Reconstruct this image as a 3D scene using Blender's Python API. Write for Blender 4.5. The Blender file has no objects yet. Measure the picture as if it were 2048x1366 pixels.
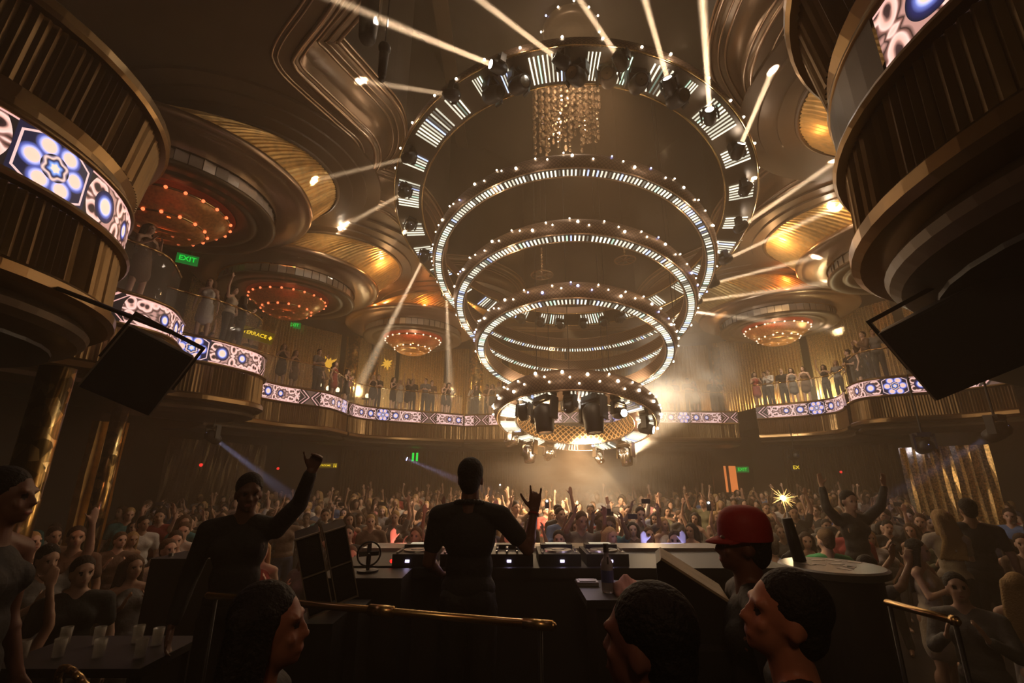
import bpy, math, random
import numpy as np
from mathutils import Vector, Matrix, Euler
random.seed(7); np.random.seed(7)
R_=math.radians; PI=math.pi; TAU=2*math.pi
SC=bpy.context.scene; COL=SC.collection
# ------------------------------------------------------------------ camera, exposure, world
# z = 0 is the camera's eye level; stage floor -1.67, dance floor -2.42
STAGE=-1.67; FLOOR=-2.42; MEZZ=2.88
cd=bpy.data.cameras.new('camera'); cam=bpy.data.objects.new('camera',cd); COL.objects.link(cam)
FPX=910.0; cd.sensor_width=36; cd.lens=36*FPX/2048; cd.clip_start=.03; cd.clip_end=200
PITCH=math.atan(267/FPX); CP,SP=math.cos(PITCH),math.sin(PITCH)
cam.location=(0,0,0); cam.rotation_euler=(PI/2+PITCH,0,0)
SC.camera=cam
vs=SC.view_settings; vs.view_transform='Standard'; vs.look='None'; vs.gamma=1; vs.use_curve_mapping=False
vs.exposure=0.18
HAZE=0.020
w=bpy.data.worlds.new('world'); SC.world=w; w.use_nodes=True
wn=w.node_tree; wn.nodes.clear()
wo=wn.nodes.new('ShaderNodeOutputWorld'); wb=wn.nodes.new('ShaderNodeBackground'); wb.inputs[0].default_value=(.01,.008,.004,1); wb.inputs[1].default_value=.3
wv=wn.nodes.new('ShaderNodeVolumeScatter'); wv.inputs['Color'].default_value=(1,.79,.54,1); wv.inputs['Density'].default_value=HAZE; wv.inputs['Anisotropy'].default_value=0.2
wn.links.new(wb.outputs[0],wo.inputs['Surface']); wn.links.new(wv.outputs[0],wo.inputs['Volume'])
cy=SC.cycles
cy.max_bounces=5; cy.diffuse_bounces=1; cy.glossy_bounces=3; cy.transmission_bounces=4; cy.transparent_max_bounces=8; cy.volume_bounces=0
cy.use_denoising=True; cy.sample_clamp_indirect=2.0; cy.sample_clamp_direct=0; cy.caustics_reflective=False; cy.caustics_refractive=False
cy.volume_step_rate=4; cy.volume_max_steps=64; cy.use_light_tree=True
cy.use_adaptive_sampling=True; cy.adaptive_threshold=.035

def ray(px,py):
    x=px-1024; y=683-py
    return Vector((x,FPX*CP-y*SP,FPX*SP+y*CP))
def atz(px,py,z): r=ray(px,py); return r*(z/r.z)
def aty(px,py,y): r=ray(px,py); return r*(y/r.y)
def dpx(px,py,Y): return ray(px,py).normalized()*1.0

# ------------------------------------------------------------------ lights (house and fill) helpers
def lamp(name,kind,loc,power,color=(1,.72,.45),radius=.05,size=None,target=None,spot=None,blend=.3,parent=None):
    l=bpy.data.lights.new(name,kind); l.energy=power; l.color=color
    if kind in('POINT','SPOT'): l.shadow_soft_size=radius
    if kind=='SPOT': l.spot_size=R_(spot); l.spot_blend=blend
    if kind=='AREA': l.shape='DISK'; l.size=size or .5
    o=bpy.data.objects.new(name,l); COL.objects.link(o); o.location=loc
    if target is not None:
        o.rotation_euler=(Vector(target)-Vector(loc)).to_track_quat('-Z','Y').to_euler()
    if parent is not None:
        o.parent=parent; o.matrix_parent_inverse=parent.matrix_world.inverted()
    return o
WARM=(1,.66,.36); AMB=(1,.5,.18); ORG=(1,.28,.06)

# ------------------------------------------------------------------ materials
class N:
    """small node-expression helper"""
    def __init__(s,nt,sock): s.nt=nt; s.s=sock
    def _m(s,op,b=None,c=None,clamp=False):
        n=s.nt.nodes.new('ShaderNodeMath'); n.operation=op; n.use_clamp=clamp
        for i,v in enumerate((s,b,c)):
            if v is None: continue
            if isinstance(v,N): s.nt.links.new(v.s,n.inputs[i])
            else: n.inputs[i].default_value=v
        return N(s.nt,n.outputs[0])
    def __add__(s,o): return s._m('ADD',o)
    def __sub__(s,o): return s._m('SUBTRACT',o)
    def __mul__(s,o): return s._m('MULTIPLY',o)
    def __truediv__(s,o): return s._m('DIVIDE',o)
    def abs(s): return s._m('ABSOLUTE')
    def sqrt(s): return s._m('SQRT')
    def min(s,o): return s._m('MINIMUM',o)
    def max(s,o): return s._m('MAXIMUM',o)
    def mod(s,o): return s._m('FLOORED_MODULO',o)
    def pp(s,o): return s._m('PINGPONG',o)
    def atan2(s,o): return s._m('ARCTAN2',o)
    def cos(s): return s._m('COSINE')
    def lt(s,o): return s._m('LESS_THAN',o)
    def gt(s,o): return s._m('GREATER_THAN',o)
    def sq(s): return s*s
    def ss(s,a,b):
        n=s.nt.nodes.new('ShaderNodeMapRange'); n.interpolation_type='SMOOTHSTEP'
        s.nt.links.new(s.s,n.inputs[0]); n.inputs[1].default_value=a; n.inputs[2].default_value=b
        return N(s.nt,n.outputs[0])
def c4(c): return (*c,1) if len(c)==3 else tuple(c)
def mixc(nt,f,a,b):
    n=nt.nodes.new('ShaderNodeMix'); n.data_type='RGBA'
    nt.links.new(f.s,n.inputs[0])
    for i,v in ((6,a),(7,b)):
        if isinstance(v,(tuple,list)): n.inputs[i].default_value=c4(v)
        else: nt.links.new(v,n.inputs[i])
    return n.outputs[2]
def ramp(nt,f,stops,interp='LINEAR'):
    n=nt.nodes.new('ShaderNodeValToRGB'); n.color_ramp.interpolation=interp
    e=n.color_ramp.elements
    while len(e)<len(stops): e.new(.5)
    for el,(p,c) in zip(e,stops): el.position=p; el.color=c4(c)
    nt.links.new(f.s,n.inputs[0]); return n.outputs[0]
MATS={}
def mat(name,color=(.5,.5,.5),rough=.5,metal=0,emit=None,es=0,spec=.5,alpha=None,objcol=False,noise=None,bump=None,trans=0,coat=0,sheen=0):
    if name in MATS: return MATS[name]
    m=bpy.data.materials.new(name); m.use_nodes=True; nt=m.node_tree; b=nt.nodes['Principled BSDF']
    b.inputs['Base Color'].default_value=c4(color); b.inputs['Roughness'].default_value=rough; b.inputs['Metallic'].default_value=metal
    b.inputs['Specular IOR Level'].default_value=spec
    if coat: b.inputs['Coat Weight'].default_value=coat
    if trans: b.inputs['Transmission Weight'].default_value=trans
    if alpha is not None: b.inputs['Alpha'].default_value=alpha
    if emit: b.inputs['Emission Color'].default_value=c4(emit); b.inputs['Emission Strength'].default_value=es; 
    base=None
    if objcol:
        oi=nt.nodes.new('ShaderNodeObjectInfo'); base=oi.outputs['Color']
    if noise:
        sc,amt=noise
        tc=nt.nodes.new('ShaderNodeTexCoord'); nz=nt.nodes.new('ShaderNodeTexNoise'); nz.inputs['Scale'].default_value=sc; nz.inputs['Detail'].default_value=4
        nt.links.new(tc.outputs['Object'],nz.inputs['Vector'])
        mr=nt.nodes.new('ShaderNodeMapRange'); mr.inputs[1].default_value=.3; mr.inputs[2].default_value=.7; mr.inputs[3].default_value=1-amt; mr.inputs[4].default_value=1+amt
        nt.links.new(nz.outputs[0],mr.inputs[0])
        mx=nt.nodes.new('ShaderNodeMix'); mx.data_type='RGBA'; mx.blend_type='MULTIPLY'; mx.inputs[0].default_value=1
        if base: nt.links.new(base,mx.inputs[6])
        else: mx.inputs[6].default_value=c4(color)
        nt.links.new(mr.outputs[0],mx.inputs[7]); base=mx.outputs[2]
    if base: nt.links.new(base,b.inputs['Base Color'])
    if bump:
        sc,st,ds=bump
        tc=nt.nodes.new('ShaderNodeTexCoord'); nz=nt.nodes.new('ShaderNodeTexNoise'); nz.inputs['Scale'].default_value=sc
        nt.links.new(tc.outputs['Object'],nz.inputs['Vector'])
        bp=nt.nodes.new('ShaderNodeBump'); bp.inputs['Strength'].default_value=st; bp.inputs['Distance'].default_value=ds
        nt.links.new(nz.outputs[0],bp.inputs['Height']); nt.links.new(bp.outputs[0],b.inputs['Normal'])
    if emit: m.cycles.emission_sampling='NONE'
    MATS[name]=m; return m
M_bronze=mat('bronze lacquer',(.125,.078,.042),.46,.15,noise=(1.2,.12))
M_bronze_d=mat('dark bronze',(.10,.068,.04),.4,.4,noise=(2,.15))
M_mould=mat('bronze moulding',(.45,.31,.2),.28,.85)
M_brassd=mat('dim brass',(.26,.165,.075),.28,1,bump=(7,.12,.01))
M_brass=mat('brass',(.75,.50,.22),.26,1,bump=(9,.1,.01))
M_brassr=mat('fluted brass',(.20,.125,.055),.3,.9,bump=(5,.25,.02))
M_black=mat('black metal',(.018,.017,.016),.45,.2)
M_blackp=mat('black plastic',(.02,.02,.021),.5,0)
M_grille=mat('speaker grille',(.022,.021,.02),.6,.3,bump=(260,.5,.004))
M_dark=mat('dark wall',(.045,.033,.023),.6,0,noise=(.6,.3))
M_high=mat('dark ceiling',(.035,.025,.016),.7,0,noise=(.4,.2))
M_floor=mat('stage floor',(.02,.017,.015),.35,0,noise=(3,.3))
M_gold=mat('gold pleats',(.85,.55,.2),.42,.55,noise=(6,.2))
M_mirror=mat('mirror',(.85,.82,.76),.3,.75,bump=(1.4,.35,.05))
M_ringband=mat('pierced brown metal',(.26,.17,.12),.4,.6)
M_chrome=mat('chrome',(.7,.66,.6),.15,1)
M_glass=mat('clear glass',(.9,.92,.9),.03,0,alpha=.1,spec=.8)
M_amber=mat('amber glass',(.9,.5,.16),.3,.3,alpha=.55,noise=(14,.35))
M_red=mat('red pleats',(.55,.08,.03),.5,.1,noise=(20,.2))
M_skin=mat('skin',(.5,.3,.2),.5,objcol=True,noise=(9,.06))
M_cloth=mat('cloth',(.1,.1,.1),.75,objcol=True,bump=(24,.35,.02))
M_hair=mat('hair',(.03,.02,.015),.65,objcol=True,spec=.25,bump=(70,.8,.01))
M_eye=mat('eye',(.03,.02,.02),.3)
M_lip=mat('lip',(.35,.12,.1),.5)
def emis(name,c,s):
    return mat(name,(0,0,0),.5,0,emit=c,es=s)
E_star=emis('star bulb glow',(1,.8,.55),14)
E_starb=emis('blue star glow',(.35,.4,1),8)
E_bulbr=emis('red bulb glow',(1,.16,.05),2.2)
E_bulbw=emis('pale bulb glow',(1,.62,.38),2.6)
E_lens=emis('lens glow',(1,.88,.74),40)
E_lensb=emis('blue lens glow',(.45,.5,1),12)
E_house=emis('house lamp glow',(1,.8,.55),45)
E_green=emis('green sign glow',(.0,.75,.05),1.1)
E_yellow=emis('yellow sign glow',(1,.6,.02),1.3)
E_redl=emis('red lamp glow',(.9,.03,.02),1.2)
E_purp=emis('purple pad glow',(.75,.6,1),8)
E_orange=emis('orange tube glow',(1,.24,.05),.9)
E_screen=emis('phone screen glow',(.6,.75,1),3)
E_spark=emis('sparkler glow',(1,.72,.35),120)

def led_bar_mat():
    m=bpy.data.materials.new('led bars'); m.use_nodes=True; nt=m.node_tree; b=nt.nodes['Principled BSDF']
    a=nt.nodes.new('ShaderNodeAttribute'); a.attribute_name='Col'
    b.inputs['Base Color'].default_value=(.02,.02,.02,1)
    nt.links.new(a.outputs['Color'],b.inputs['Emission Color']); b.inputs['Emission Strength'].default_value=1.6
    m.cycles.emission_sampling='NONE'; return m
M_led=led_bar_mat()
def ring_net_mat(name,base,net,scale,em=0):
    m=bpy.data.materials.new(name); m.use_nodes=True; nt=m.node_tree; b=nt.nodes['Principled BSDF']
    uv=nt.nodes.new('ShaderNodeUVMap'); uv.uv_map='UV'; sp=nt.nodes.new('ShaderNodeSeparateXYZ'); nt.links.new(uv.outputs[0],sp.inputs[0])
    u=N(nt,sp.outputs[0])*scale; v=N(nt,sp.outputs[1])*scale
    p=((u+v).pp(.5)-.25).abs(); q=((u-v).pp(.5)-.25).abs()
    f=p.min(q).ss(.02,.10)
    nt.links.new(mixc(nt,f,net,base),b.inputs['Base Color'])
    b.inputs['Metallic'].default_value=.4; b.inputs['Roughness'].default_value=.5
    return m
M_net=ring_net_mat('brown net shell',(.20,.13,.085),(.06,.038,.025),5.5)
M_mesh=ring_net_mat('gold diamond mesh',(.10,.06,.03),(.95,.66,.32),3.0)
def mosaic_mat():
    m=bpy.data.materials.new('gold mosaic'); m.use_nodes=True; nt=m.node_tree; b=nt.nodes['Principled BSDF']
    tc=nt.nodes.new('ShaderNodeTexCoord'); vo=nt.nodes.new('ShaderNodeTexVoronoi'); vo.inputs['Scale'].default_value=9
    nt.links.new(tc.outputs['Object'],vo.inputs['Vector'])
    sp=nt.nodes.new('ShaderNodeSeparateColor'); nt.links.new(vo.outputs['Color'],sp.inputs[0])
    f=N(nt,sp.outputs[0])
    nt.links.new(ramp(nt,f,[(0,(.05,.03,.01)),(.5,(.35,.22,.07)),(1,(1,.75,.35))]),b.inputs['Base Color'])
    b.inputs['Metallic'].default_value=1; b.inputs['Roughness'].default_value=.2
    nm=nt.nodes.new('ShaderNodeBump'); nm.inputs['Strength'].default_value=1; nm.inputs['Distance'].default_value=.08
    nt.links.new(sp.outputs[1],nm.inputs['Height']); nt.links.new(nm.outputs[0],b.inputs['Normal'])
    return m
M_mosaic=mosaic_mat()
def screen_mat():
    """the kaleidoscope picture that runs along the balcony led screens: rings, a flower, scrollwork and chevrons"""
    m=bpy.data.materials.new('led screen picture'); m.use_nodes=True; nt=m.node_tree; b=nt.nodes['Principled BSDF']
    uv=nt.nodes.new('ShaderNodeUVMap'); uv.uv_map='UV'; sp=nt.nodes.new('ShaderNodeSeparateXYZ'); nt.links.new(uv.outputs[0],sp.inputs[0])
    P=4.5
    u=((N(nt,sp.outputs[0])+P/2).mod(P)-P/2).abs(); y=N(nt,sp.outputs[1]).abs()
    # scrollwork background
    cb=nt.nodes.new('ShaderNodeCombineXYZ'); nt.links.new(u.s,cb.inputs[0]); nt.links.new(y.s,cb.inputs[1])
    vo=nt.nodes.new('ShaderNodeTexVoronoi'); vo.feature='SMOOTH_F1'; vo.inputs['Scale'].default_value=6.5; vo.inputs['Smoothness'].default_value=.25; nt.links.new(cb.outputs[0],vo.inputs['Vector'])
    d=N(nt,vo.outputs['Distance'])
    nz=nt.nodes.new('ShaderNodeTexNoise'); nz.inputs['Scale'].default_value=5; nz.inputs['Detail'].default_value=1; nt.links.new(cb.outputs[0],nz.inputs['Vector'])
    d=d+(N(nt,nz.outputs[0])-.5)*.55
    pink=(.90,.46,.36); 
    bg=ramp(nt,d,[(0,(.02,.012,.01)),(.20,(.05,.02,.02)),(.27,(.45,.22,.17)),(.33,pink),(.52,(.98,.62,.52)),(.60,(.30,.13,.10)),(.68,(.03,.015,.012)),(.8,(.5,.25,.2))])
    # panel mask: .56 < u < 1.72, rounded
    inpan=((u-1.10).abs()+y.sq()*1.6).lt(.76)
    dark=(.012,.008,.008)
    # chevrons outside of the panels
    ch=((u-2.20)+y*1.1); l1=(ch.abs()).lt(.026); l2=((ch+.14).abs()).lt(.012)
    out=mixc(nt,l1.max(l2),dark,(.75,.36,.30))
    fill=((u-2.25).abs()-y*.9).lt(-.02)
    out=mixc(nt,fill,out,(.10,.05,.035))
    col=mixc(nt,inpan,out,bg)
    col=mixc(nt,(y.gt(.222))*(u.gt(.32))*(u.lt(1.85)),col,(.80,.42,.36))
    # two rings in a panel
    for cx,r in ((.62,.165),(1.14,.12)):
        dd=((u-cx).sq()+y.sq()).sqrt()/r
        rc=ramp(nt,dd*.5,[(0,(1,.60,.42)),(.21,(1,.64,.48)),(.25,(.55,.58,.95)),(.30,(.14,.17,.50)),(.38,(.02,.02,.09)),(.5,(.008,.008,.015))])
        col=mixc(nt,dd.lt(1),col,rc)
    # flower
    r=(u.sq()+y.sq()).sqrt(); a=y.atan2(u)
    fa=a.pp(R_(30)); 
    db=(r.sq()+.19**2-r*fa.cos()*(.38)).sqrt() if False else None
    fb=(R_(30)*1.0)
    fa2=(a+R_(30)).mod(R_(60))-R_(30)
    db=(r.sq()+(.19**2)-(r*fa2.cos())*.38).max(0.0).sqrt()
    blob=ramp(nt,db*4,[(0,(1,.56,.40)),(.22,(1,.58,.44)),(.27,(.50,.50,.92)),(.35,(.10,.12,.42)),(.45,(.012,.012,.03))])
    cen=ramp(nt,(r*(fa2*6).cos()*.12+r)*4.5,[(0,(1,.66,.5)),(.14,(1,.66,.5)),(.19,(.25,.42,.9)),(.29,(.04,.06,.22)),(.34,(.01,.01,.02)),(.43,(.95,.60,.5)),(.50,(.25,.18,.25)),(.56,(.01,.01,.02))])
    fl=mixc(nt,r.lt(.125),blob,cen)
    hexl=((r*fa2.cos()-.30).abs()).lt(.010)
    fl=mixc(nt,hexl,fl,(.8,.5,.45))
    col=mixc(nt,u.lt(.34),col,fl)
    b.inputs['Base Color'].default_value=(.01,.01,.01,1); b.inputs['Roughness'].default_value=.3
    nt.links.new(col,b.inputs['Emission Color']); b.inputs['Emission Strength'].default_value=1.25
    m.cycles.emission_sampling='NONE'
    return m
M_screen=screen_mat()

# ------------------------------------------------------------------ mesh helpers
class MB:
    def __init__(s): s.v=[]; s.f=[]; s.uv=None; s.c=None; s.m=None
    def add(s,vs,fs,col=None,mi=None):
        o=len(s.v); s.v+= [tuple(p) for p in vs]; s.f+=[tuple(i+o for i in f) for f in fs]
        if col is not None:
            if s.c is None: s.c=[]
            s.c+=[col]*len(fs)
        if mi is not None:
            if s.m is None: s.m=[0]*(len(s.f)-len(fs))
            s.m+=[mi]*len(fs)
        return s
    def box(s,c,size,rot=None,**k):
        hx,hy,hz=[a/2 for a in size]; c=Vector(c)
        P=[Vector((x,y,z)) for x in(-hx,hx) for y in(-hy,hy) for z in(-hz,hz)]
        if rot is not None: P=[rot@p for p in P]
        return s.add([c+p for p in P],[(0,1,3,2),(4,6,7,5),(0,4,5,1),(2,3,7,6),(0,2,6,4),(1,5,7,3)],**k)
    def cyl(s,a,b,r0,r1=None,n=12,cap=True,**k):
        a=Vector(a);b=Vector(b); r1=r0 if r1 is None else r1
        q=(b-a).to_track_quat('Z','Y'); P=[]
        for c,r in((a,r0),(b,r1)):
            for i in range(n):
                t=TAU*i/n; P.append(c+q@Vector((r*math.cos(t),r*math.sin(t),0)))
        F=[(i,(i+1)%n,n+(i+1)%n,n+i) for i in range(n)]
        if cap: F+=[tuple(range(n))[::-1],tuple(range(n,2*n))]
        return s.add(P,F,**k)
    def tube(s,pts,r,n=8,**k):
        for a,b in zip(pts[:-1],pts[1:]): s.cyl(a,b,r,r,n,**k); 
        for p in pts: s.sph(p,r,n,max(4,n//2),**k)
        return s
    def sph(s,c,r,n=10,m=6,sc=(1,1,1),rot=None,**k):
        c=Vector(c);P=[];F=[]
        for j in range(m+1):
            ph=PI*j/m
            for i in range(n):
                t=TAU*i/n; p=Vector((r*sc[0]*math.sin(ph)*math.cos(t),r*sc[1]*math.sin(ph)*math.sin(t),r*sc[2]*math.cos(ph)))
                P.append(c+(rot@p if rot is not None else p))
        for j in range(m):
            for i in range(n):
                F.append((j*n+i,(j+1)*n+i,(j+1)*n+(i+1)%n,j*n+(i+1)%n))
        return s.add(P,F,**k)
    def lathe(s,prof,n=48,c=(0,0,0),closed=False,flute=None,**k):
        P=[];F=[];m=len(prof)
        for i in range(n):
            t=TAU*i/n
            for j,(r,z) in enumerate(prof):
                if flute: r=r+flute*(1 if i%2 else -1)
                P.append((c[0]+r*math.cos(t),c[1]+r*math.sin(t),c[2]+z))
        mm=m if closed else m-1
        for i in range(n):
            for j in range(mm):
                a=i*m+j;b=i*m+(j+1)%m;cc=((i+1)%n)*m+(j+1)%m;d=((i+1)%n)*m+j
                F.append((a,d,cc,b))
        return s.add(P,F,**k)
    def build(s,name,material,parent=None,smooth=False,loc=None,local=True):
        me=bpy.data.meshes.new(name); me.from_pydata(s.v,[],s.f)
        ms=material if isinstance(material,(list,tuple)) else [material]
        for m in ms: me.materials.append(m)
        if s.m is not None:
            s.m+= [0]*(len(s.f)-len(s.m)); me.polygons.foreach_set('material_index',s.m)
        if s.c is not None:
            ca=me.color_attributes.new('Col','FLOAT_COLOR','CORNER'); arr=[]
            for p,c in zip(me.polygons,s.c): arr+=list(c4(c))*p.loop_total
            ca.data.foreach_set('color',arr)
        if s.uv is not None:
            ul=me.uv_layers.new(name='UV'); arr=np.array([s.uv[l.vertex_index] for l in me.loops],dtype=np.float32).ravel(); ul.data.foreach_set('uv',arr)
        if smooth: me.polygons.foreach_set('use_smooth',[True]*len(me.polygons))
        me.update()
        return obj(name,me,parent,loc)
def obj(name,me,parent=None,loc=None):
    o=bpy.data.objects.new(name,me); COL.objects.link(o)
    if parent is not None: o.parent=parent
    if loc is not None: o.location=loc
    return o
def tag(o,label=None,cat=None,group=None,kind=None):
    if label: o['label']=label
    if cat: o['category']=cat
    if group: o['group']=group
    if kind: o['kind']=kind
    return o
def empty(name,loc,label,cat,group=None,rot=None,kind=None):
    o=bpy.data.objects.new(name,None); COL.objects.link(o); o.location=loc; o.empty_display_size=.2
    if rot is not None: o.rotation_euler=rot
    return tag(o,label,cat,group,kind)
def struct(name,mb,m,label=None,cat=None,smooth=False):
    o=mb.build(name,m,None,smooth); o['kind']='structure'
    if label: o['label']=label
    if cat: o['category']=cat
    return o
def copy_tree(o,parent=None):
    c=o.copy(); COL.objects.link(c); c.parent=parent
    for ch in o.children: copy_tree(ch,c)
    return c
def catmull(P,n=8,closed=False):
    P=[Vector(p) for p in P]; out=[]
    m=len(P); rng=range(m) if closed else range(m-1)
    for i in rng:
        p0=P[(i-1)%m] if (closed or i>0) else P[0]; p1=P[i]; p2=P[(i+1)%m]; p3=P[(i+2)%m] if (closed or i+2<m) else P[-1]
        for k in range(n):
            t=k/n
            out.append(.5*((2*p1)+(-p0+p2)*t+(2*p0-5*p1+4*p2-p3)*t*t+(-p0+3*p1-3*p2+p3)*t**3))
    if not closed: out.append(P[-1])
    return out
def resample(P,step):
    P=[Vector((p[0],p[1])) for p in P]; L=[0]
    for a,b in zip(P[:-1],P[1:]): L.append(L[-1]+(b-a).length)
    n=max(2,int(round(L[-1]/step))); out=[];j=0
    for i in range(n+1):
        d=L[-1]*i/n
        while j<len(P)-2 and L[j+1]<d: j+=1
        t=(d-L[j])/max(1e-9,L[j+1]-L[j]); out.append(P[j].lerp(P[j+1],min(1,max(0,t))))
    return out,L[-1]
def normals2(P,closed=False):
    """right-hand normals of a plan polyline (they point into the room)"""
    n=len(P); out=[]
    for i in range(n):
        a=P[(i-1)%n] if (closed or i>0) else P[0]; b=P[(i+1)%n] if (closed or i<n-1) else P[-1]
        t=(b-a); t.normalize() if t.length>1e-9 else None
        out.append(Vector((t.y,-t.x)))
    return out
def sweep(P,prof,Nn=None,flute=None,u0=0,uvfun=None,closed=False):
    """sweep a (offset,z) profile along a plan polyline"""
    Nn=Nn or normals2(P,closed); mb=MB(); m=len(prof); u=u0; mb.uv=[]
    for i,(p,nn) in enumerate(zip(P,Nn)):
        if i: u+=(P[i]-P[i-1]).length
        for j,(o,z) in enumerate(prof):
            oo=o+(flute*(1.35 if i%2 else -1+.9*math.sin(i*.9)*math.sin(i*.37)) if flute else 0)
            mb.v.append((p.x+nn.x*oo,p.y+nn.y*oo,z)); mb.uv.append((u,z if uvfun is None else uvfun(z)))
    k=len(P)
    for i in range(k if closed else k-1):
        for j in range(m-1):
            a=i*m+j; b=((i+1)%k)*m+j
            mb.f.append((a,b,b+1,a+1))
    return mb
def lathe_uv(prof,n=96,closed=False):
    mb=MB(); mb.uv=[]; m=len(prof); L=[0]
    for a,b in zip(prof[:-1],prof[1:]): L.append(L[-1]+math.hypot(b[0]-a[0],b[1]-a[1]))
    R=prof[0][0]
    for i in range(n+1):
        t=TAU*i/n
        for (r,z),l in zip(prof,L):
            mb.v.append((r*math.cos(t),r*math.sin(t),z)); mb.uv.append((R*t,l))
    for i in range(n):
        for j in range(m-1):
            a=i*m+j;b=(i+1)*m+j; mb.f.append((a,b,b+1,a+1))
    return mb
# ================================================================== STRUCTURE
mb=MB().box((1,10,FLOOR-.1),(40,46,.2)); struct('floor',mb,M_floor,'dark dance floor in front of the stage','floor')
mb=MB().box((0,-.4,(STAGE+FLOOR)/2+.01),(6.4,8.8,STAGE-FLOOR+.02-.04)); struct('stage_floor',mb,M_floor,'dark raised stage floor behind the booth','floor')
# outer walls: one bent run behind the crowd plus the sides
WALLP=[(-13.5,-7),(-13.5,10),(-13,16),(-12,21),(-9,25),(-4,27),(2,27.6),(8,27.2),(13,25.5),(16.2,21),(17.5,15),(17.5,-7)]
CEILZ=15.0
names=['wall_left','wall_back','wall_right']
for nm,(a,b) in zip(names,((0,4),(3,9),(8,12))):
    seg=[Vector(p) for p in WALLP[a:b]]; mb=sweep(seg,[(0,FLOOR),(0,CEILZ),(-.3,CEILZ),(-.3,FLOOR)])
    struct(nm,mb,M_dark)
mb=MB().box((2,10,CEILZ+.1),(34,40,.2)); struct('ceiling',mb,M_high,'dark high ceiling above the opening','ceiling')
mb=MB().box((2,-7.1,6),(34,.2,18)); struct('wall_rear',mb,M_dark)
M_bronze_m=mat('cove bronze',(.22,.145,.085),.33,.5)
# ceiling soffit with scalloped edge
SZ=8.2
EDGE=[(-1.2,2.5),(-2.0,4.6),(-3.1,6.1),(-4.25,7.15),(-4.5,7.5),(-4.3,8.05),(-3.9,8.9),(-3.55,9.8),(-3.8,10.8),(-4.6,11.6),(-5.15,11.95),(-5.2,12.15),(-4.8,12.25),(-3.9,12.7),(-3.4,13.8),(-3.2,15.4),(-3.4,17.0),(-3.9,18.1),(-4.0,18.4),(-3.4,18.5),(-1.6,18.9),(-.3,20.4),(0,22.4),(-.4,24.4),(-.6,25),
      (0,25.1),(2,25.4),(4,25.2),(7.6,25.0),(8.0,24.6),(7.3,22.6),(7.3,20.4),(8.0,18.4),(9.1,16.9),(9.2,16.5),(8.9,16.2),(8.1,14.8),(8.0,13.2),(8.2,11.9),(8.7,10.9),(8.95,10.35),(8.75,10.1),(8.0,9.95),(6.6,9.35),(5.6,8.5),(5.0,7.6),(4.86,6.26),(5.3,4.8),(6.0,3.6),(6.0,2.5)]
EP,_=resample(catmull(EDGE,10),.10)
NP=normals2(EP)
# smooth the normals so the moulding turns cleanly at the points
for _ in range(9):
    NP=[(NP[max(0,i-1)]+NP[i]*1.0+NP[min(len(NP)-1,i+1)]).normalized() for i in range(len(NP))]
mb=MB(); cen=Vector((1.9,13)); k=len(EP)
for p,nn in zip(EP,NP):
    q=p-nn*.42; d=(p-cen).normalized(); far=cen+d*26
    mb.v.append((q.x,q.y,SZ)); mb.v.append((far.x,far.y,SZ)); mb.v.append((q.x,q.y,SZ+.02))
for i in range(k-1): a=3*i; mb.f.append((a,a+3,a+4,a+1))
struct('ceiling_soffit',mb,M_bronze,'bronze lacquered lower ceiling with scalloped edge','ceiling')
prof_=[(-.42,SZ),(-.40,SZ-.05),(-.33,SZ-.07),(-.27,SZ-.05),(-.25,SZ),(-.10,SZ+.0),(-.08,SZ-.05),(0,SZ-.07),(.07,SZ-.03),(.08,SZ+.06),(.04,SZ+.12),(.05,SZ+.2),(.10,SZ+.42),(.22,SZ+.62),(.36,SZ+.70),(.38,SZ+.66),(.45,SZ+.64),(.52,SZ+.68),(.54,SZ+.76),(.50,SZ+.82),(.58,SZ+.84),(.66,SZ+.88),(.68,SZ+.96),(.64,SZ+1.02)]
mo=sweep(EP,[(-.46,SZ+.01),(-.05,SZ),(.05,SZ+.03),(.08,SZ+.12),(.09,SZ+.3),(.16,SZ+.5),(.30,SZ+.66),(.42,SZ+.72),(.58,SZ+.74),(.66,SZ+.80),(.68,SZ+.95),(.64,SZ+1.02)],NP); struct('trim_1',mo,M_bronze_m,'bronze cove along the scalloped ceiling edge','moulding',smooth=True)
def beadline(off,z,r):
    return [(off+r*math.cos(t),z+r*math.sin(t)) for t in[TAU*q/8 for q in range(9)]]
bd=MB(); bd.uv=None
for off,z,r in((-.44,SZ,.030),(-.34,SZ-.005,.022),(-.05,SZ-.005,.045),(.08,SZ+.05,.028),(.36,SZ+.69,.030),(.50,SZ+.72,.022),(.68,SZ+.80,.045),(.70,SZ+.98,.030)):
    q=sweep(EP,beadline(off,z,r),NP); bd.add(q.v,q.f)
struct('trim_2',bd,M_mould,'thin gilded bead lines following the scalloped ceiling edge','moulding',smooth=True)
mo=sweep(EP,[(.64,SZ+1.02),(.64,CEILZ)],NP); struct('wall_opening',mo,M_high)
# mezzanine slab between the fascia and the outer walls
def circ2(cx,cy,r,a0,a1,n):
    return [Vector((cx+r*math.cos(R_(a0+(a1-a0)*i/n)),cy+r*math.sin(R_(a0+(a1-a0)*i/n)))) for i in range(n+1)]
def crv(P): return resample(catmull(P,8),.1)[0]
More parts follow.
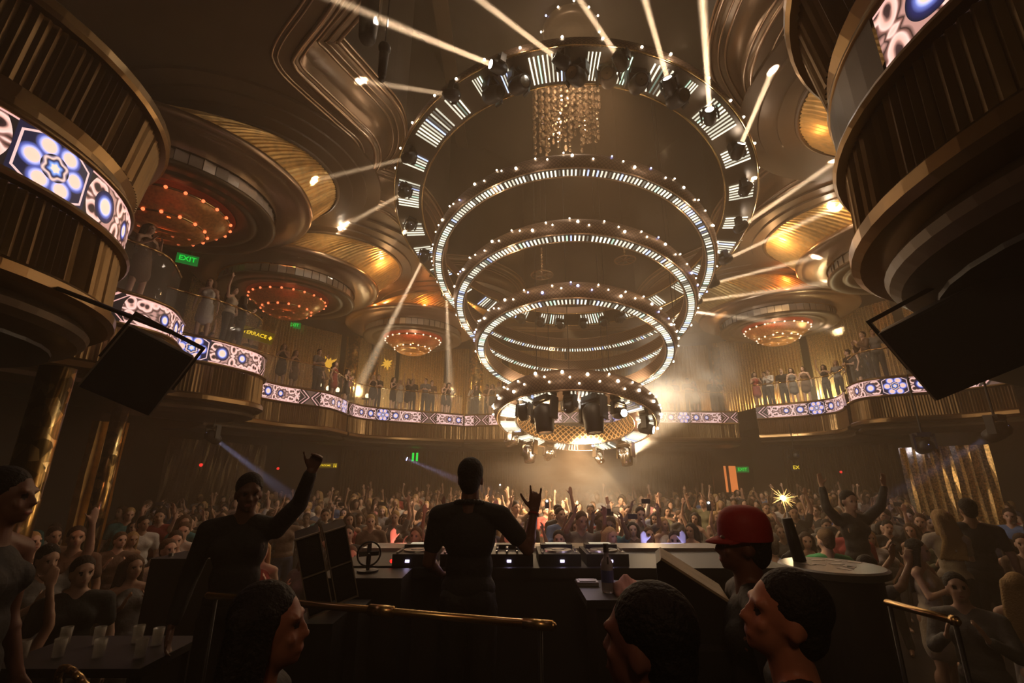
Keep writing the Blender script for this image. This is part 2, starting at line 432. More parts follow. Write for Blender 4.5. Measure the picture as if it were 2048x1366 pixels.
# each balcony front: name, plan run (room on its right hand), label, parapet style
BALC=[
 ('L0',circ2(-6.1,3.55,2.0,-95,110,40)[::1],'round balcony front at the near left with glowing picture band','solid'),
 ('La',crv([(-7.0,5.6),(-6.75,6.4),(-6.4,7.0),(-6.2,7.5),(-6.25,7.95),(-6.6,8.7)]),'short balcony front tucked behind the near left drum','glass'),
 ('L1',crv([(-7.25,9.0),(-7.0,9.4),(-6.67,9.75),(-6.45,10.3),(-6.3,10.9),(-6.45,11.6),(-7.0,12.2),(-7.8,12.4)]),'bulging drum balcony front on the left, lit above brass flutes','glass'),
 ('L2',crv([(-8.6,12.9),(-8.15,14.1),(-7.75,15.3),(-7.2,16.1),(-6.8,16.8),(-6.72,17.8),(-6.75,18.7)]),'curved balcony front between the left drum and the back left bay','glass'),
 ('L3',crv([(-6.75,18.9),(-6.55,20.0),(-5.7,21.0),(-4.6,21.7),(-3.5,22.4),(-2.45,23.2)]),'back left balcony front below the cheering women','glass'),
 ('C',crv([(-2.4,23.3),(-.8,22.8),(1.2,22.1),(3.3,21.8),(5.2,21.7),(6.9,21.8)]),'centre balcony front straight behind the ring chandelier','glass'),
 ('R3',crv([(7.0,21.8),(8.7,21.9),(9.8,22.0),(10.8,21.9)]),'back right balcony front ending in chevrons','glass'),
 ('R2',crv([(10.8,20.2),(11.8,19.45),(12.4,18.8),(12.7,18.0),(12.4,17.0),(12.0,16.3)]),'right balcony front below the woman in the red dress','glass'),
 ('R1',crv([(11.6,15.6),(11.3,14.7),(11.5,14.1),(12.1,13.7),(12.9,13.1),(13.4,12.0)]),'raised right balcony front beside the hung loudspeaker','glass'),
 ('R0',circ2(4.4,2.0,2.05,70,265,40),'round balcony front at the near right looming overhead','solid'),
]
LEDB,LEDT=2.40,2.88
def balcony(key,P,label,style,u0):
    e=empty('balcony_front',(P[len(P)//2].x,P[len(P)//2].y,1.4),label,'balcony','scalloped balcony fronts round the dance floor')
    inv=Matrix.Translation(e.location).inverted()
    def put(name,mb,m,smooth=False,sub=None):
        o=mb.build(name,m,None,smooth); o.parent=sub or e; o.matrix_parent_inverse=inv if sub is None else inv
        return o
    Pf,L=resample(P,.034); Nf=normals2(Pf)
    uvf=lambda z:(z-(LEDB+LEDT)/2)
    near=style=='solid'
    if key=='R0':
        ku=int(len(P)*.52); put('led_screen',sweep(P[ku:],[(0,LEDB),(0,LEDT)],u0=u0,uvfun=uvf),M_screen)
        put('end_panel',sweep(P[:ku+1],[(.02,LEDB),(.02,LEDT)]),M_bronze_d)
    else: put('led_screen',sweep(P,[(0,LEDB),(0,LEDT)],u0=u0,uvfun=uvf),M_screen)
    put('upper_lip',sweep(P,[(0,LEDT),(.03,LEDT+.01),(.035,LEDT+.04),(0,LEDT+.06),(-.10,LEDT+.10)]),M_brassd,True)
    put('lower_lip',sweep(P,[(0,LEDB-.09),(.07,LEDB-.08),(.09,LEDB-.05),(.08,LEDB-.02),(0,LEDB)]),M_brassd)
    put('fluted_panel',sweep(Pf,[(.02,1.70),(.0,LEDB-.09)],Nf,flute=.010),M_brassr)
    put('rim',sweep(P,[(-.14,1.50),(.05,1.52),(.10,1.56),(.10,1.65),(.06,1.69),(0,1.70)]),M_brassd)
    put('cove',sweep(P,[(-.5,1.18 if near else 1.3),(-.16,1.30 if near else 1.36),(-.10,1.36),(-.08,1.42),(-.14,1.50)]),M_bronze_d)
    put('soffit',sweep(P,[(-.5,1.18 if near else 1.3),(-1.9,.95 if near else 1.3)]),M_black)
    if near:
        put('lip_slope',sweep(P,[(-.10,LEDT+.10),(.0,LEDT+.28)]),M_brassd)
        put('parapet_panel',sweep(Pf,[(.0,LEDT+.28),(.10,3.86)],Nf,flute=.010),M_brassr)
        put('top_rail',sweep(P,[(.08,3.84),(.17,3.84),(.2,3.88),(.2,3.97),(.17,4.0),(-.05,4.0),(-.05,3.0)]),M_brassd)
    else:
        put('glass_pane',sweep(P,[(-.22,LEDT+.10),(-.22,3.86)]),M_glass)
        r=[Vector((p.x-n.x*.22,p.y-n.y*.22,3.9)) for p,n in zip(P,normals2(P))]
        put('handrail',MB().tube(r[::3]+[r[-1]],.022,6),M_brass,True)
    return e,L
u=1.0
US={'L0':-3.25,'La':1.1,'L1':-.58,'L2':-1.3,'L3':-2.2,'C':1.35,'R3':-1.2,'R2':-2.3,'R1':-2.0,'R0':-1.0}
for key,P,label,style in BALC: balcony(key,P,label,style,US[key])
# mezzanine floor (one slab following all the fronts) and discs under the two near drums
run=[]
for key,P,_,st in BALC:
    if st=='glass': run+=[p-n*.12 for p,n in zip(P,normals2(P))]
run=[Vector((-8.3,4.6))]+run+[Vector((12.9,11.0)),Vector((9.3,9.2)),Vector((7.6,7.2)),Vector((6.3,4.6)),Vector((5.9,3.4))]
mb=MB(); mid=Vector((2,8))
for p in run:
    d=(p-mid).normalized(); f=mid+d*24; mb.v+=[(p.x,p.y,MEZZ),(f.x,f.y,MEZZ),(p.x,p.y,MEZZ-.9),(f.x,f.y,MEZZ-.9)]
for i in range(len(run)-1):
    a=4*i; mb.f+=[(a,a+4,a+5,a+1),(a+2,a+3,a+7,a+6)]
for cx,cy_,r in((-6.1,3.55,1.75),(4.4,2.0,1.8)):
    mb.lathe([(0.01,MEZZ),(r,MEZZ),(r-.1,1.2),(0.01,.97)],40,(cx,cy_,0))
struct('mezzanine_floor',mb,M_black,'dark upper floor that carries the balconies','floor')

# ================================================================== CANOPIES over the bays
def flutecone(r0,z0,r1,z1,n,amp,bow=.06):
    mb=MB(); rows=6; rr=random.Random(3)
    am=[amp*rr.uniform(.3,1.5) for _ in range(n)]
    for i in range(n):
        t=TAU*i/n
        for j in range(rows+1):
            f=j/rows; r=r0+(r1-r0)*f+bow*math.sin(PI*f)+(am[i] if i%2 else -am[i]); z=z0+(z1-z0)*f
            mb.v.append((r*math.cos(t),r*math.sin(t),z))
    for i in range(n):
        for j in range(rows):
            a=i*(rows+1)+j;b=((i+1)%n)*(rows+1)+j; mb.f.append((a,a+1,b+1,b))
    return mb
def loftcone(off,r0,z0,r1,z1,n,amp):
    mb=MB(); rows=6; rr=random.Random(3); am=[amp*rr.uniform(.3,1.5) for _ in range(n)]
    for i in range(n):
        t=TAU*i/n
        for j in range(rows+1):
            f=j/rows; r=r0+(r1-r0)*f+.05*math.sin(PI*f)+(am[i] if i%2 else -am[i]); g=1-(1-f)**1.3
            mb.v.append((r*math.cos(t)+off[0]*f,r*math.sin(t)+off[1]*f,z0+(z1-z0)*g))
    for i in range(n):
        for j in range(rows):
            a=i*(rows+1)+j;b=((i+1)%n)*(rows+1)+j; mb.f.append((a,a+1,b+1,b))
    return mb
def canopy(loc,label,s=1.0,off=(1.5,0),CR=2.45):
    e=empty('ceiling_canopy',(loc[0],loc[1],0),label,'canopy','round canopies hung from the lower ceiling')
    loftcone(off,3.10*s,7.26,CR,8.0,240,.020).build('pleated_cone',M_gold,e)
    MB().lathe([(CR+.01,8.0),(CR+.05,7.97),(CR+.09,7.99),(CR+.11,8.03),(CR+.45,8.035),(CR+.47,8.08),(CR+.85,8.085),(CR+.87,8.13),(CR+1.25,8.135),(CR+1.27,SZ-.005)],96,(off[0],off[1],0)).build('stepped_surround',M_bronze,e)
    MB().lathe([(3.20*s,7.34),(3.27*s,7.34),(3.33*s,7.29),(3.33*s,7.20),(3.25*s,7.14),(3.18*s,7.16),(3.12*s,7.10),(3.0*s,7.06),(2.75*s,7.0),(2.55*s,6.97),(2.42*s,6.97)],96).build('bronze_rim',M_mould,e,True)
    mb=MB(); n=54
    for i in range(n):
        t0=TAU*i/n; t1=TAU*(i+.94)/n; jz=random.uniform(-.02,.02); r=2.36*s; a=random.uniform(-.03,.03)
        for t,k in((t0,1),(t1,-1)):
            for z in(6.66,6.96): mb.v.append(((r+k*a)*math.cos(t),(r+k*a)*math.sin(t),z))
        b=4*i; mb.f.append((b,b+2,b+3,b+1))
    mb.build('mirror_band',M_mirror,e)
    MB().lathe([(2.30*s,6.96),(2.30*s,6.60)],64).build('drum',M_black,e)
    MB().lathe([(2.38*s,6.66),(2.44*s,6.64),(2.45*s,6.58),(2.35*s,6.55),(2.05*s,6.57),(2.03*s,6.61),(1.96*s,6.61),(1.94*s,6.57),(1.75*s,6.58),(1.73*s,6.64),(1.5*s,6.64),(1.48*s,6.78),(.05,6.78)],80).build('disc_soffit',M_bronze_d,e,True)
    MB().lathe([(1.46*s,6.66),(1.2*s,6.76),(.05,6.77)],64).build('red_recess',M_red,e)
    # cove lamps inside the canopy: warm up-light on the pleats, orange glow low at the rim
    return e
def bowl(loc,label,red,s=1.0):
    e=empty('bowl_chandelier',(loc[0],loc[1],6.5),label,'chandelier','bulb rimmed bowl chandeliers under the canopies')
    R1,R2=1.34*s,.86*s
    MB().lathe([(R1,.02),(R1-.02,-.05),(1.22*s,-.16),(1.05*s,-.30),(.93*s,-.38),(R2,-.40)],56).build('upper_bowl',M_amber,e,True)
    MB().lathe([(R2,-.40),(.83*s,-.46),(.72*s,-.56),(.55*s,-.63),(.05,-.66)],48).build('lower_bowl',M_amber,e,True)
    for r,z in((R1,.02),(R2,-.40)):
        MB().lathe([(r+.035*math.cos(t),z+.035*math.sin(t)) for t in[TAU*k/8 for k in range(8)]],56,closed=True).build('brass_hoop',M_brass,e,True)
    MB().lathe([(.62*s,-.12),(.70*s,-.16),(.62*s,-.20)],40).build('gold_collar',M_brass,e,True)
    MB().lathe([(.05,.22),(.05,-.1)],10).build('stem',M_brass,e)
    bm=MB().sph((0,0,0),.042,8,5)
    first=None
    for r,z,n in((R1+.03,-.0,22),(R2+.03,-.42,15)):
        for i in range(n):
            t=TAU*(i+.5)/n; p=(r*math.cos(t),r*math.sin(t),z)
            if first is None: first=bm.build('bulb',E_bulbr if red else E_bulbw,e,True,p)
            else:
                c=first.copy(); COL.objects.link(c); c.parent=e; c.location=p
    return e
CAN={'L1':(-8.88,10.39,1),'L2':(-8.71,16.54,1),'L3':(-5.02,22.14,1),'R3':(12.4,20.3,1),'R2':(13.3,13.65,1),'R1':(10.6,7.2,.9)}
OFF={'L1':(1.6,.55),'L2':(1.75,-.1),'L3':(1.6,-.2),'R3':(-1.6,-.2),'R2':(-1.85,.2),'R1':(-1.7,.4)}
LBL={'L1':'dim canopy behind the near left drum balcony with a strip of silver panes','L2':'brightly lit canopy on the left with a wide fan of golden pleats','L3':'small far canopy behind a white beam with orange pleats',
 'R3':'far right canopy veiled by smoke','R2':'right canopy with blazing lamp on golden pleats and mirror panes','R1':'shadowed canopy at the upper right behind the looming balcony'}
LBB={'L1':'dark bowl chandelier with red bulbs behind the near left drum','L2':'wide bowl chandelier with red bulbs above the green exit sign','L3':'amber bowl chandelier with pale bulbs above the cheering women',
 'R3':'golden bowl chandelier in the smoke on the right','R2':'amber bowl chandelier half hidden by the near right balcony'}
for k_,(x,y,s) in CAN.items():
    canopy((x,y),LBL[k_],s,OFF[k_],2.8 if k_[1]=='3' else 2.2 if k_=='L1' else 2.45)
    if k_ in LBB: bowl((x,y),LBB[k_],k_ in('L1','L2'))
def inside(k,ang,r,z):
    x,y,s=CAN[k]; return (x+r*math.cos(R_(ang)),y+r*math.sin(R_(ang)),z)
def houselamp(p,label,power,color=WARM,r=.07):
    o=MB().sph((0,0,0),r,12,8).build('house_lamp',E_house,None,True,p); tag(o,label,'lamp')
    lamp('house_light','POINT',Vector(p)-Vector((0,0,.0)),power,color,r,parent=None)
    return o
# ================================================================== RING CHANDELIER
TX,TY=R_(15.3),R_(-4.7)
ex=Vector((math.cos(TY),0,math.sin(TY))).normalized(); ey=Vector((0,math.cos(TX),-math.sin(TX))); ey=(ey-ex*ey.dot(ex)).normalized(); ez=ex.cross(ey)
RM=Matrix((ex,ey,ez)).transposed()
RINGS={'A':(1.635,6.97,4.65),'B':(1.634,5.28,3.742),'C':(1.665,4.19,3.131),'D':(1.662,3.08,2.521),'E':(1.642,1.26,1.797)}
RLAB={'A':'largest topmost ring of the chandelier set round with beam lamps','B':'second largest net covered ring of the chandelier with glowing bars','C':'middle net covered ring of the chandelier with glowing bars','D':'fourth net covered ring down, just above the lowest drum','E':'lowest small drum ring with bright diamond mesh and hanging lamps'}
def ring_local(k,P):
    """room point -> ring's own frame"""
    cx,cz,R=RINGS[k]; return RM.transposed()@(Vector(P)-Vector((cx,12,cz)))
def on_ring(k,px,py):
    cx,cz,R=RINGS[k]; o=Vector((cx,12,cz)); r=ray(px,py); t=o.dot(ez)/r.dot(ez); return RM.transposed()@(r*t-o)
def bars(mb,ri,ro,a0,a1,n,z=-.012,wf=.55,rng=random,seg=1,hue=None):
    for i in range(n):
        a=a0+(a1-a0)*(i+.5)/n; wd=(a1-a0)/n*wf/2
        q=rng.random()
        if hue=='white': c=(1,.86,.68)
        else: c=(1,.92,.62)
        c=(1,.90,.66) if q>.16 else ((.62,.70,1) if q>.07 else (.75,1,.72))
        f=rng.uniform(.5,1.15)
        if rng.random()<.10: f*=.12
        c=tuple(x*f for x in c)
        P=[]
        for r in(ri,ro):
            for s in(-1,1):
                x=a+s*wd; P.append((r*math.cos(x),r*math.sin(x)))
        mb.add([(x,y,z+dz) for dz in(0,-.02) for x,y in P],[(4,5,7,6),(0,2,3,1),(0,1,5,4),(2,6,7,3),(0,4,6,2),(1,3,7,5)],col=c)
def make_ring(k):
    cx,cz,R=RINGS[k]
    e=empty('chandelier_ring',(cx,12,cz),RLAB[k],'chandelier','rings of the great chandelier'); e.rotation_euler=RM.to_euler()
    bpy.context.view_layer.update()
    rng=random.Random(ord(k))
    if k in 'BCD':
        w=.115; h=.50
        lathe_uv([(R+w-.02,0),(R+w+.05,.07),(R+w+.09,.22),(R+w+.07,.36),(R+w-.02,h-.02)],120).build('outer_band',M_net,e,True)
        lathe_uv([(R-w+.02,0),(R-w-.02,.08),(R-w-.02,h-.14)],120).build('inner_band',M_net,e,True)
        MB().lathe([(R-w+.02,0),(R+w-.02,0)],120).build('underside',M_black,e)
        MB().lathe([(R-w-.02,h-.14),(R+w-.02,h-.02)],120).build('top_plate',M_black,e)
        for r_,zz in((R+w+.0,.0),(R-w-.0,.0),(R-w-.02,h-.14)):
            MB().lathe([(r_+.016*math.cos(t),zz+.016*math.sin(t)) for t in[TAU*q/6 for q in range(6)]],120,closed=True).build('edge_trim',M_mould,e,True)
        nseg=12
        for s in range(nseg):
            a0=TAU*s/nseg; a1=TAU*(s+.985)/nseg; m=MB(); n=int(R*(a1-a0)/.085)
            bars(m,R-.072,R+.072,a0,a1,n,rng=rng,wf=.40); m.build('led_strip',M_led,e)
        ns=76
        bm=None
        for i in range(ns):
            a=TAU*i/ns+rng.uniform(-.03,.03); z=.12+.26*((i*0.618)%1); p=((R+w+.095)*math.cos(a),(R+w+.095)*math.sin(a),z)
            mt=E_starb if rng.random()<.12 else E_star
            MB().sph((0,0,0),.020 if i%4 else .032,7,4).build('star_bulb',mt,e,True,p)
    if k=='A':
        wi,wo=.36,.42; h=.34
        lathe_uv([(R+wo-.04,0),(R+wo+.03,.08),(R+wo+.03,.26),(R+wo-.05,h)],140).build('outer_band',M_net,e,True)
        lathe_uv([(R-wi+.02,0),(R-wi,.1),(R-wi,h-.02)],140).build('inner_band',M_ringband,e,True)
        MB().lathe([(R-wi+.02,0),(R+wo-.04,0)],140).build('underside',M_bronze_d,e)
        MB().lathe([(R-wi,h-.02),(R+wo-.05,h)],140).build('top_plate',M_black,e)
        for r_,zz in((R+wo,.0),(R-wi,.0)):
            MB().lathe([(r_+.025*math.cos(t),zz+.025*math.sin(t)) for t in[TAU*q/6 for q in range(6)]],140,closed=True).build('edge_trim',M_brass,e,True)
        for i in range(40):
            a=TAU*i/40+rng.uniform(-.03,.03); p=((R+wo+.045)*math.cos(a),(R+wo+.045)*math.sin(a),.08+.2*((i*.618)%1))
            MB().sph((0,0,0),.03,7,4).build('star_bulb',E_star,e,True,p)
    if k=='E':
        h=.42; ri,ro=R-.30,R+.25
        lathe_uv([(ro-.02,0),(ro+.08,.11),(ro+.12,.26),(ro+.08,.43),(ro-.02,.55),(ro-.12,.58)],110).build('outer_band',M_net,e,True)
        lathe_uv([(ri,.02),(ri-.05,.16),(ri-.04,.36),(ri+.05,.56)],110).build('mesh_lining',M_mesh,e,True)
        MB().lathe([(ri,0),(ro-.02,0)],110).build('underside',M_chrome,e)
        MB().lathe([(ri+.05,.56),(ro-.12,.58)],110).build('top_plate',M_black,e)
        for r_,zz in((ro,.0),(ri,.01)):
            MB().lathe([(r_+.02*math.cos(t),zz+.02*math.sin(t)) for t in[TAU*q/6 for q in range(6)]],110,closed=True).build('edge_trim',M_mould,e,True)
        for s in range(10):
            a0=TAU*(s+.18)/10; a1=TAU*(s+.82)/10; m=MB(); bars(m,ri+.08,ro-.08,a0,a1,9,rng=rng,wf=.4); m.build('led_strip',M_led,e)
        for i in range(64):
            a=TAU*i/64+rng.uniform(-.03,.03); z=.10+.38*((i*0.618)%1); q_=ro+.13-.8*(z-.26)**2; p=(q_*math.cos(a),q_*math.sin(a),z)
            MB().sph((0,0,0),.024 if i%3 else .038,7,4).build('star_bulb',E_star,e,True,p)
    return e
RE={k:make_ring(k) for k in RINGS}
# moving head lamps -------------------------------------------------
def head_mesh():
    yk=MB().box((0,0,-.03),(.24,.20,.07)); yk.box((-.17,0,-.17),(.035,.12,.30)).box((.17,0,-.17),(.035,.12,.30)).box((0,0,-.065),(.36,.10,.03))
    bd=MB().lathe([(.01,.17),(.08,.165),(.125,.11),(.135,0),(.12,-.14),(.105,-.2),(.085,-.2)],18)
    ln=MB().lathe([(.092,-.195),(.01,-.197)],16)
    return yk,bd,ln
HM=None
def moving_head(P,d,label,group,big=1.0,lit=True,parentring='A',mats=(M_black,M_blackp),blue=False,up=None):
    """P: room position of the lamp's fixing; d: direction the head points"""
    up=up or ez
    e=empty('moving_head_lamp',P,label,'stage lamp',group)
    q=(-up).to_track_quat('-Z','Y'); e.rotation_euler=q.to_euler(); bpy.context.view_layer.update()
    yk,bd,ln=head_mesh(); s=big
    for m in(yk,bd,ln): m.v=[tuple(Vector(v)*s) for v in m.v]
    loc=q.inverted()@Vector(d); t=math.atan2(loc.y,loc.x) if abs(loc.x)+abs(loc.y)>1e-5 else 0
    y=yk.build('yoke',mats[0],e); y.rotation_euler=(0,0,t-PI/2)
    hd=bd.build('lamp_body',mats[1],e,True,(0,0,-.27*s)); hd.rotation_euler=Vector((0,0,0)).rotation_difference(Vector((0,0,1))).to_euler()
    hd.rotation_euler=loc.to_track_quat('-Z','Y').to_euler()
    l=ln.build('lens',(E_lensb if blue else E_lens) if lit else M_chrome,hd,True)
    return e
def beam(P,d,power,angle,color=(1,.80,.62),blend=.5,r=.03):
    o=lamp('beam_light','AREA',P,power,color,size=.10,target=Vector(P)+Vector(d)); o.data.spread=R_(angle)
BP=60.0
BEAMS=[ # source px, far px, room depth Y of the far end, power factor, label
 ((998,135),(757,38),6.1,1,'beam lamp at the upper left whose shaft rises to the barrel lamp'),
 ((1125,125),(960,0),6.5,1.1,'beam lamp on top of the crystal strands, its shaft rising to the left'),
 ((1243,125),(1160,0),6.5,1.1,'beam lamp right of the crystal strands, shaft leaning left'),
 ((1340,175),(1290,0),6.3,1.1,'beam lamp below the steep fourth shaft at the top right'),
 ((1420,235),(1405,0),6.0,1.3,'beam lamp below the broad near vertical shaft'),
 ((1475,305),(1520,200),8.0,1.5,'beam lamp whose short shaft blazes on the right moulding'),
 ((1490,380),(1580,265),9.8,1.2,'beam lamp shining up to the curved right moulding'),
 ((1480,455),(1690,310),10.2,1.2,'beam lamp shining to the point of the right moulding'),
 ((1450,520),(1640,430),12.2,1.1,'beam lamp shining towards the blazing right canopy'),
 ((1425,567),(1640,512),14,.9,'beam lamp low on the right of the top ring, shaft almost level'),
 ((1400,607),(1700,560),16,.9,'beam lamp at the lower right, shaft passing before the far canopy'),
 ((1390,640),(1560,645),18,.5,'beam lamp lowest on the right with a faint level shaft'),
 ((905,190),(710,160),8.6,.5,'beam lamp on the upper left, shaft nearly level to the left moulding'),
 ((820,315),(745,333),10,.3,'beam lamp at the left edge of the top ring with a short faint shaft'),
 ((810,385),(710,440),13,.4,'beam lamp at the left edge, shaft sloping to the bright canopy'),
 ((820,452),(765,510),15.5,.6,'beam lamp at the left edge with a short white shaft to the golden pleats'),
 ((848,515),(760,690),19,.9,'beam lamp on the left with a wide pale shaft dropping past the far canopy'),
 ((893,590),(897,700),20,.6,'beam lamp on the left with a faint shaft straight down'),
]
angs=[]; RA=RINGS['A'][2]
cA=Vector((RINGS['A'][0],12,RINGS['A'][1]))
for (s,t,Y,pf,lab) in BEAMS:
    L=on_ring('A',*s); a=math.atan2(L.y,L.x); angs.append(a)
    o_=cA+ez*-.34; r_=ray(*s); src=r_*(o_.dot(ez)/r_.dot(ez)); q_=RM.transposed()@(src-cA); rr_=math.hypot(q_.x,q_.y)
    rc_=min(max(rr_,RA-.1),RA+.62); src=cA+RM@Vector((q_.x*rc_/rr_,q_.y*rc_/rr_,-.34)); base=src+ez*.27
    far=aty(t[0],t[1],Y)
    # keep the shaft through the seen far point, starting at the lamp
    d=(far-src).normalized()
    moving_head(base,d,lab,'lamps round the top ring',1.0)
    beam(src+d*.24,d,BP*pf,3.4)
for i,x in enumerate((1035,1078,1120,1168,1212,1250)):
    L=on_ring('A',x,642); a=math.atan2(L.y,L.x); angs.append(a)
    base=cA+RM@Vector(((RA+.0)*math.cos(a),(RA)*math.sin(a),-.02))
    moving_head(base,Vector((.2*(i-2.5),.8,.5)),['unlit lamp at the far side of the top ring, %s of six from the left'%o for o in('first','second','third','fourth','fifth','sixth')][i],'lamps round the top ring',1.0,lit=False)
for i,x in enumerate((1153,1213,1270,1346,1040,988)):
    y=(142,145,156,182,152,170)[i]; L=on_ring('A',x,y); a=math.atan2(L.y,L.x); angs.append(a)
    base=cA+RM@Vector((RA*math.cos(a),RA*math.sin(a),-.02))
    moving_head(base,Vector(((i-2)*.2,-.6,-.3)),['dark barrel lamp under the top ring right above the crystals','dark barrel lamp under the top ring just right of the crystals','dark barrel lamp between two bar panels right of the crystals','dark barrel lamp furthest right under the near rim of the top ring','dark barrel lamp left of the widest bar panel on the top ring','dark barrel lamp on the left curve of the top ring'][i],'lamps round the top ring',1.35,lit=False)
# bar panels of ring A: the wide one above the crystals, then shorter ones all round
rngA=random.Random(5); used=[]
def ang(px,py): L=on_ring('A',px,py); return math.atan2(L.y,L.x)%TAU
for x0,x1,y in((1060,1136,144),(1170,1197,141),(1231,1256,146),(1285,1335,166),(1356,1383,187),(1003,1026,158),(952,976,176),(893,931,208)):
    a0,a1=sorted((ang(x0,y+abs(x0-1140)*.0),ang(x1,y))); used.append((a0,a1)); m2=MB(); n=max(4,int((a1-a0)*RA/.088)); bars(m2,RA-.27,RA+.30,a0,a1,n,rng=rngA,wf=.34); m2.build('led_strip',M_led,RE['A'])
lo=min(a for a,_ in used); hi=max(b for _,b in used); st=hi+.09
while st<lo+TAU-.16:
    gg=rngA.choice((.10,.12,.20)); m2=MB(); bars(m2,RA-.27,RA+.30,st,st+gg,max(4,int(gg*RA/.088)),rng=rngA,wf=.34); m2.build('led_strip',M_led,RE['A']); st+=gg+rngA.choice((.10,.13))
# lamps hanging from the lowest drum
cE=Vector((RINGS['E'][0],12,RINGS['E'][1])); RE_=RINGS['E'][2]
EH=[((1037,800),(1012,655),10.5,1.0,1,'dark lamp on the left of the lowest drum throwing a shaft up to the left'),
    ((1088,792),None,0,1.75,0,'big barrel lamp under the near rim of the lowest drum, left one'),
    ((1140,790),(1350,670),13.5,1.0,1,'lamp in the middle of the lowest drum, shaft up to the right'),
    ((1186,792),None,0,1.75,0,'big barrel lamp under the near rim of the lowest drum, right one'),
    ((1238,802),None,0,1.0,1,'bright lamp on the near right of the lowest drum'),
    ((1282,835),None,0,1.0,1,'bright lamp on the right end of the lowest drum'),
    ((1240,880),None,0,1.35,0,'long lamp hanging under the far right of the lowest drum'),
    ((1195,893),None,0,1.0,0,'short lamp hanging under the far side of the lowest drum, right one'),
    ((1095,893),None,0,1.0,1,'short lamp hanging under the far side of the lowest drum, left one'),
    ((1058,880),None,0,1.35,0,'long lamp hanging under the far left of the lowest drum'),
    ((1022,862),None,0,1.0,1,'lamp on the left end of the lowest drum')]
for (s,t,Y,big,lit,lab) in EH:
    L=on_ring('E',*s); a=math.atan2(L.y,L.x)
    rad=Vector((math.cos(a),math.sin(a),0))
    base=cE+RM@(rad*(RE_+0.0)+Vector((0,0,-.02*big))); src=cE+RM@(rad*RE_+Vector((0,0,-.02*big-.27*big)))
    if t: d=(aty(t[0],t[1],Y)-src).normalized()
    elif lit: d=(RM@(rad*.8+Vector((0,0,-.25)))).normalized()
    else: d=Vector((.05,-.15,-1)).normalized() if big>1 else Vector((rad.x*.5,-.5,-.6)).normalized()
    moving_head(base,d,lab,'lamps under the lowest drum',big,bool(lit),mats=(M_black,M_blackp) if a<0 or big==1.0 and a<.2 else (M_chrome,M_chrome))
    if t: beam(src+d*.24,d,BP*1.1,3.6)
# glow of the drum: small warm lamps under its floor and in its lining
for a in range(0,360,60):
    v=cE+RM@Vector((math.cos(R_(a))*(RE_-.05),math.sin(R_(a))*(RE_-.05),-.22)); lamp('drum_light','POINT',v,75,(1,.62,.30),.08)
for k,pw in(('D',15),('C',16),('B',16)):
    cx,cz,R=RINGS[k]
    for a in range(20,380,72):
        v=Vector((cx,12,cz))+RM@Vector((math.cos(R_(a))*R,math.sin(R_(a))*R,-.12)); lamp('ring_light','POINT',v,pw,(1,.60,.30),.08)
for k,pw in(('D',6),('C',6.5),('B',7),('A',6),('E',3)):
    cx,cz,R=RINGS[k]
    for a in range(180,361,36):
        v=Vector((cx,12,cz))+RM@Vector((math.cos(R_(a))*(R+.75),math.sin(R_(a))*(R+.75),.15)); lamp('star_light','POINT',v,pw,(1,.70,.46),.05)
# suspension cables
for i,(k,a) in enumerate((('D',85),('D',100),('D',60),('E',120),('E',45),('B',20),('C',10))):
    cx,cz,R=RINGS[k]; p=Vector((cx,12,cz))+RM@Vector((math.cos(R_(a))*R,math.sin(R_(a))*R,.5))
    o=MB().cyl((0,0,0),(0,0,CEILZ-p.z),.012,.012,6).build('steel_cable',M_black,None,False,p); tag(o,'thin steel cable holding the chandelier ring it drops to, %s'%('fourth ring rear','fourth ring rear right','fourth ring right','lowest drum rear left','lowest drum rear right','second ring far right','middle ring far right')[i],'cable','steel cables of the chandelier')
# small box hung at the centre
p=aty(1136,751,11.0); e=MB().box((0,0,0),(.36,.2,.2)).box((0,-.101,0),(.30,.01,.15)).build('control_box',M_black,None,False,p); tag(e,'small dark control box hung just above the lowest drum','box')
# crystal strands -----------------------------------------------------
M_crys=mat('crystal',(.95,.68,.45),.14,.85,noise=(11,.85)); 
e=empty('crystal_chandelier',(1.72,12,13.0),'crystal strands hanging in a ragged square above the great rings','chandelier')
MB().box((0,0,.16),(2.05,1.5,.06)).build('top_plate',M_bronze_d,e)
rc=random.Random(11); ns=0
for ix in range(11):
    for iy in range(4):
        x=-.98+ix*.196; yy=-.6+iy*.4; Lm=rc.uniform(1.9,3.3) if ix not in(6,7) else rc.uniform(1.8,2.8)
        if ix in(1,2) : Lm=rc.uniform(2.8,3.5)
        m=MB(); z=.1; m.cyl((0,0,.13),(0,0,-Lm),.004,.004,4)
        while z>-Lm:
            hh=rc.choice((.06,.07,.10,.13)); m.sph((0,0,z-hh),.058,6,4,(1,.7,hh/.058)); z-=2*hh+rc.choice((.03,.06,.10))
        m.build('crystal_strand',M_crys,e,False,(x,yy,0)); ns+=1
lamp('crystal_light','POINT',(1.7,10.4,11.6),220,(1,.66,.40),.1); lamp('crystal_light','POINT',(1.7,12.0,9.6),50,(1,.66,.4),.1)
# star collar high over the crystals
e=empty('star_canopy',(2.0,12,14.6),'small round ceiling collar with star bulbs high above the crystals','ceiling light')
MB().lathe([(.95,.05),(.90,-.12),(.7,-.2),(.68,-.12),(.5,-.15),(.48,-.02),(.05,0)],48).build('collar',M_bronze_d,e,True)
for i in range(12):
    t=TAU*i/12; MB().sph((0,0,0),.035,7,4).build('star_bulb',E_starb if i%5==2 else E_star,e,True,(1.0*math.cos(t),1.0*math.sin(t),.0+.1*(i%2)))
MB().cyl((0,0,.0),(0,0,.5),.3,.3,20).build('stem',M_bronze_d,e)
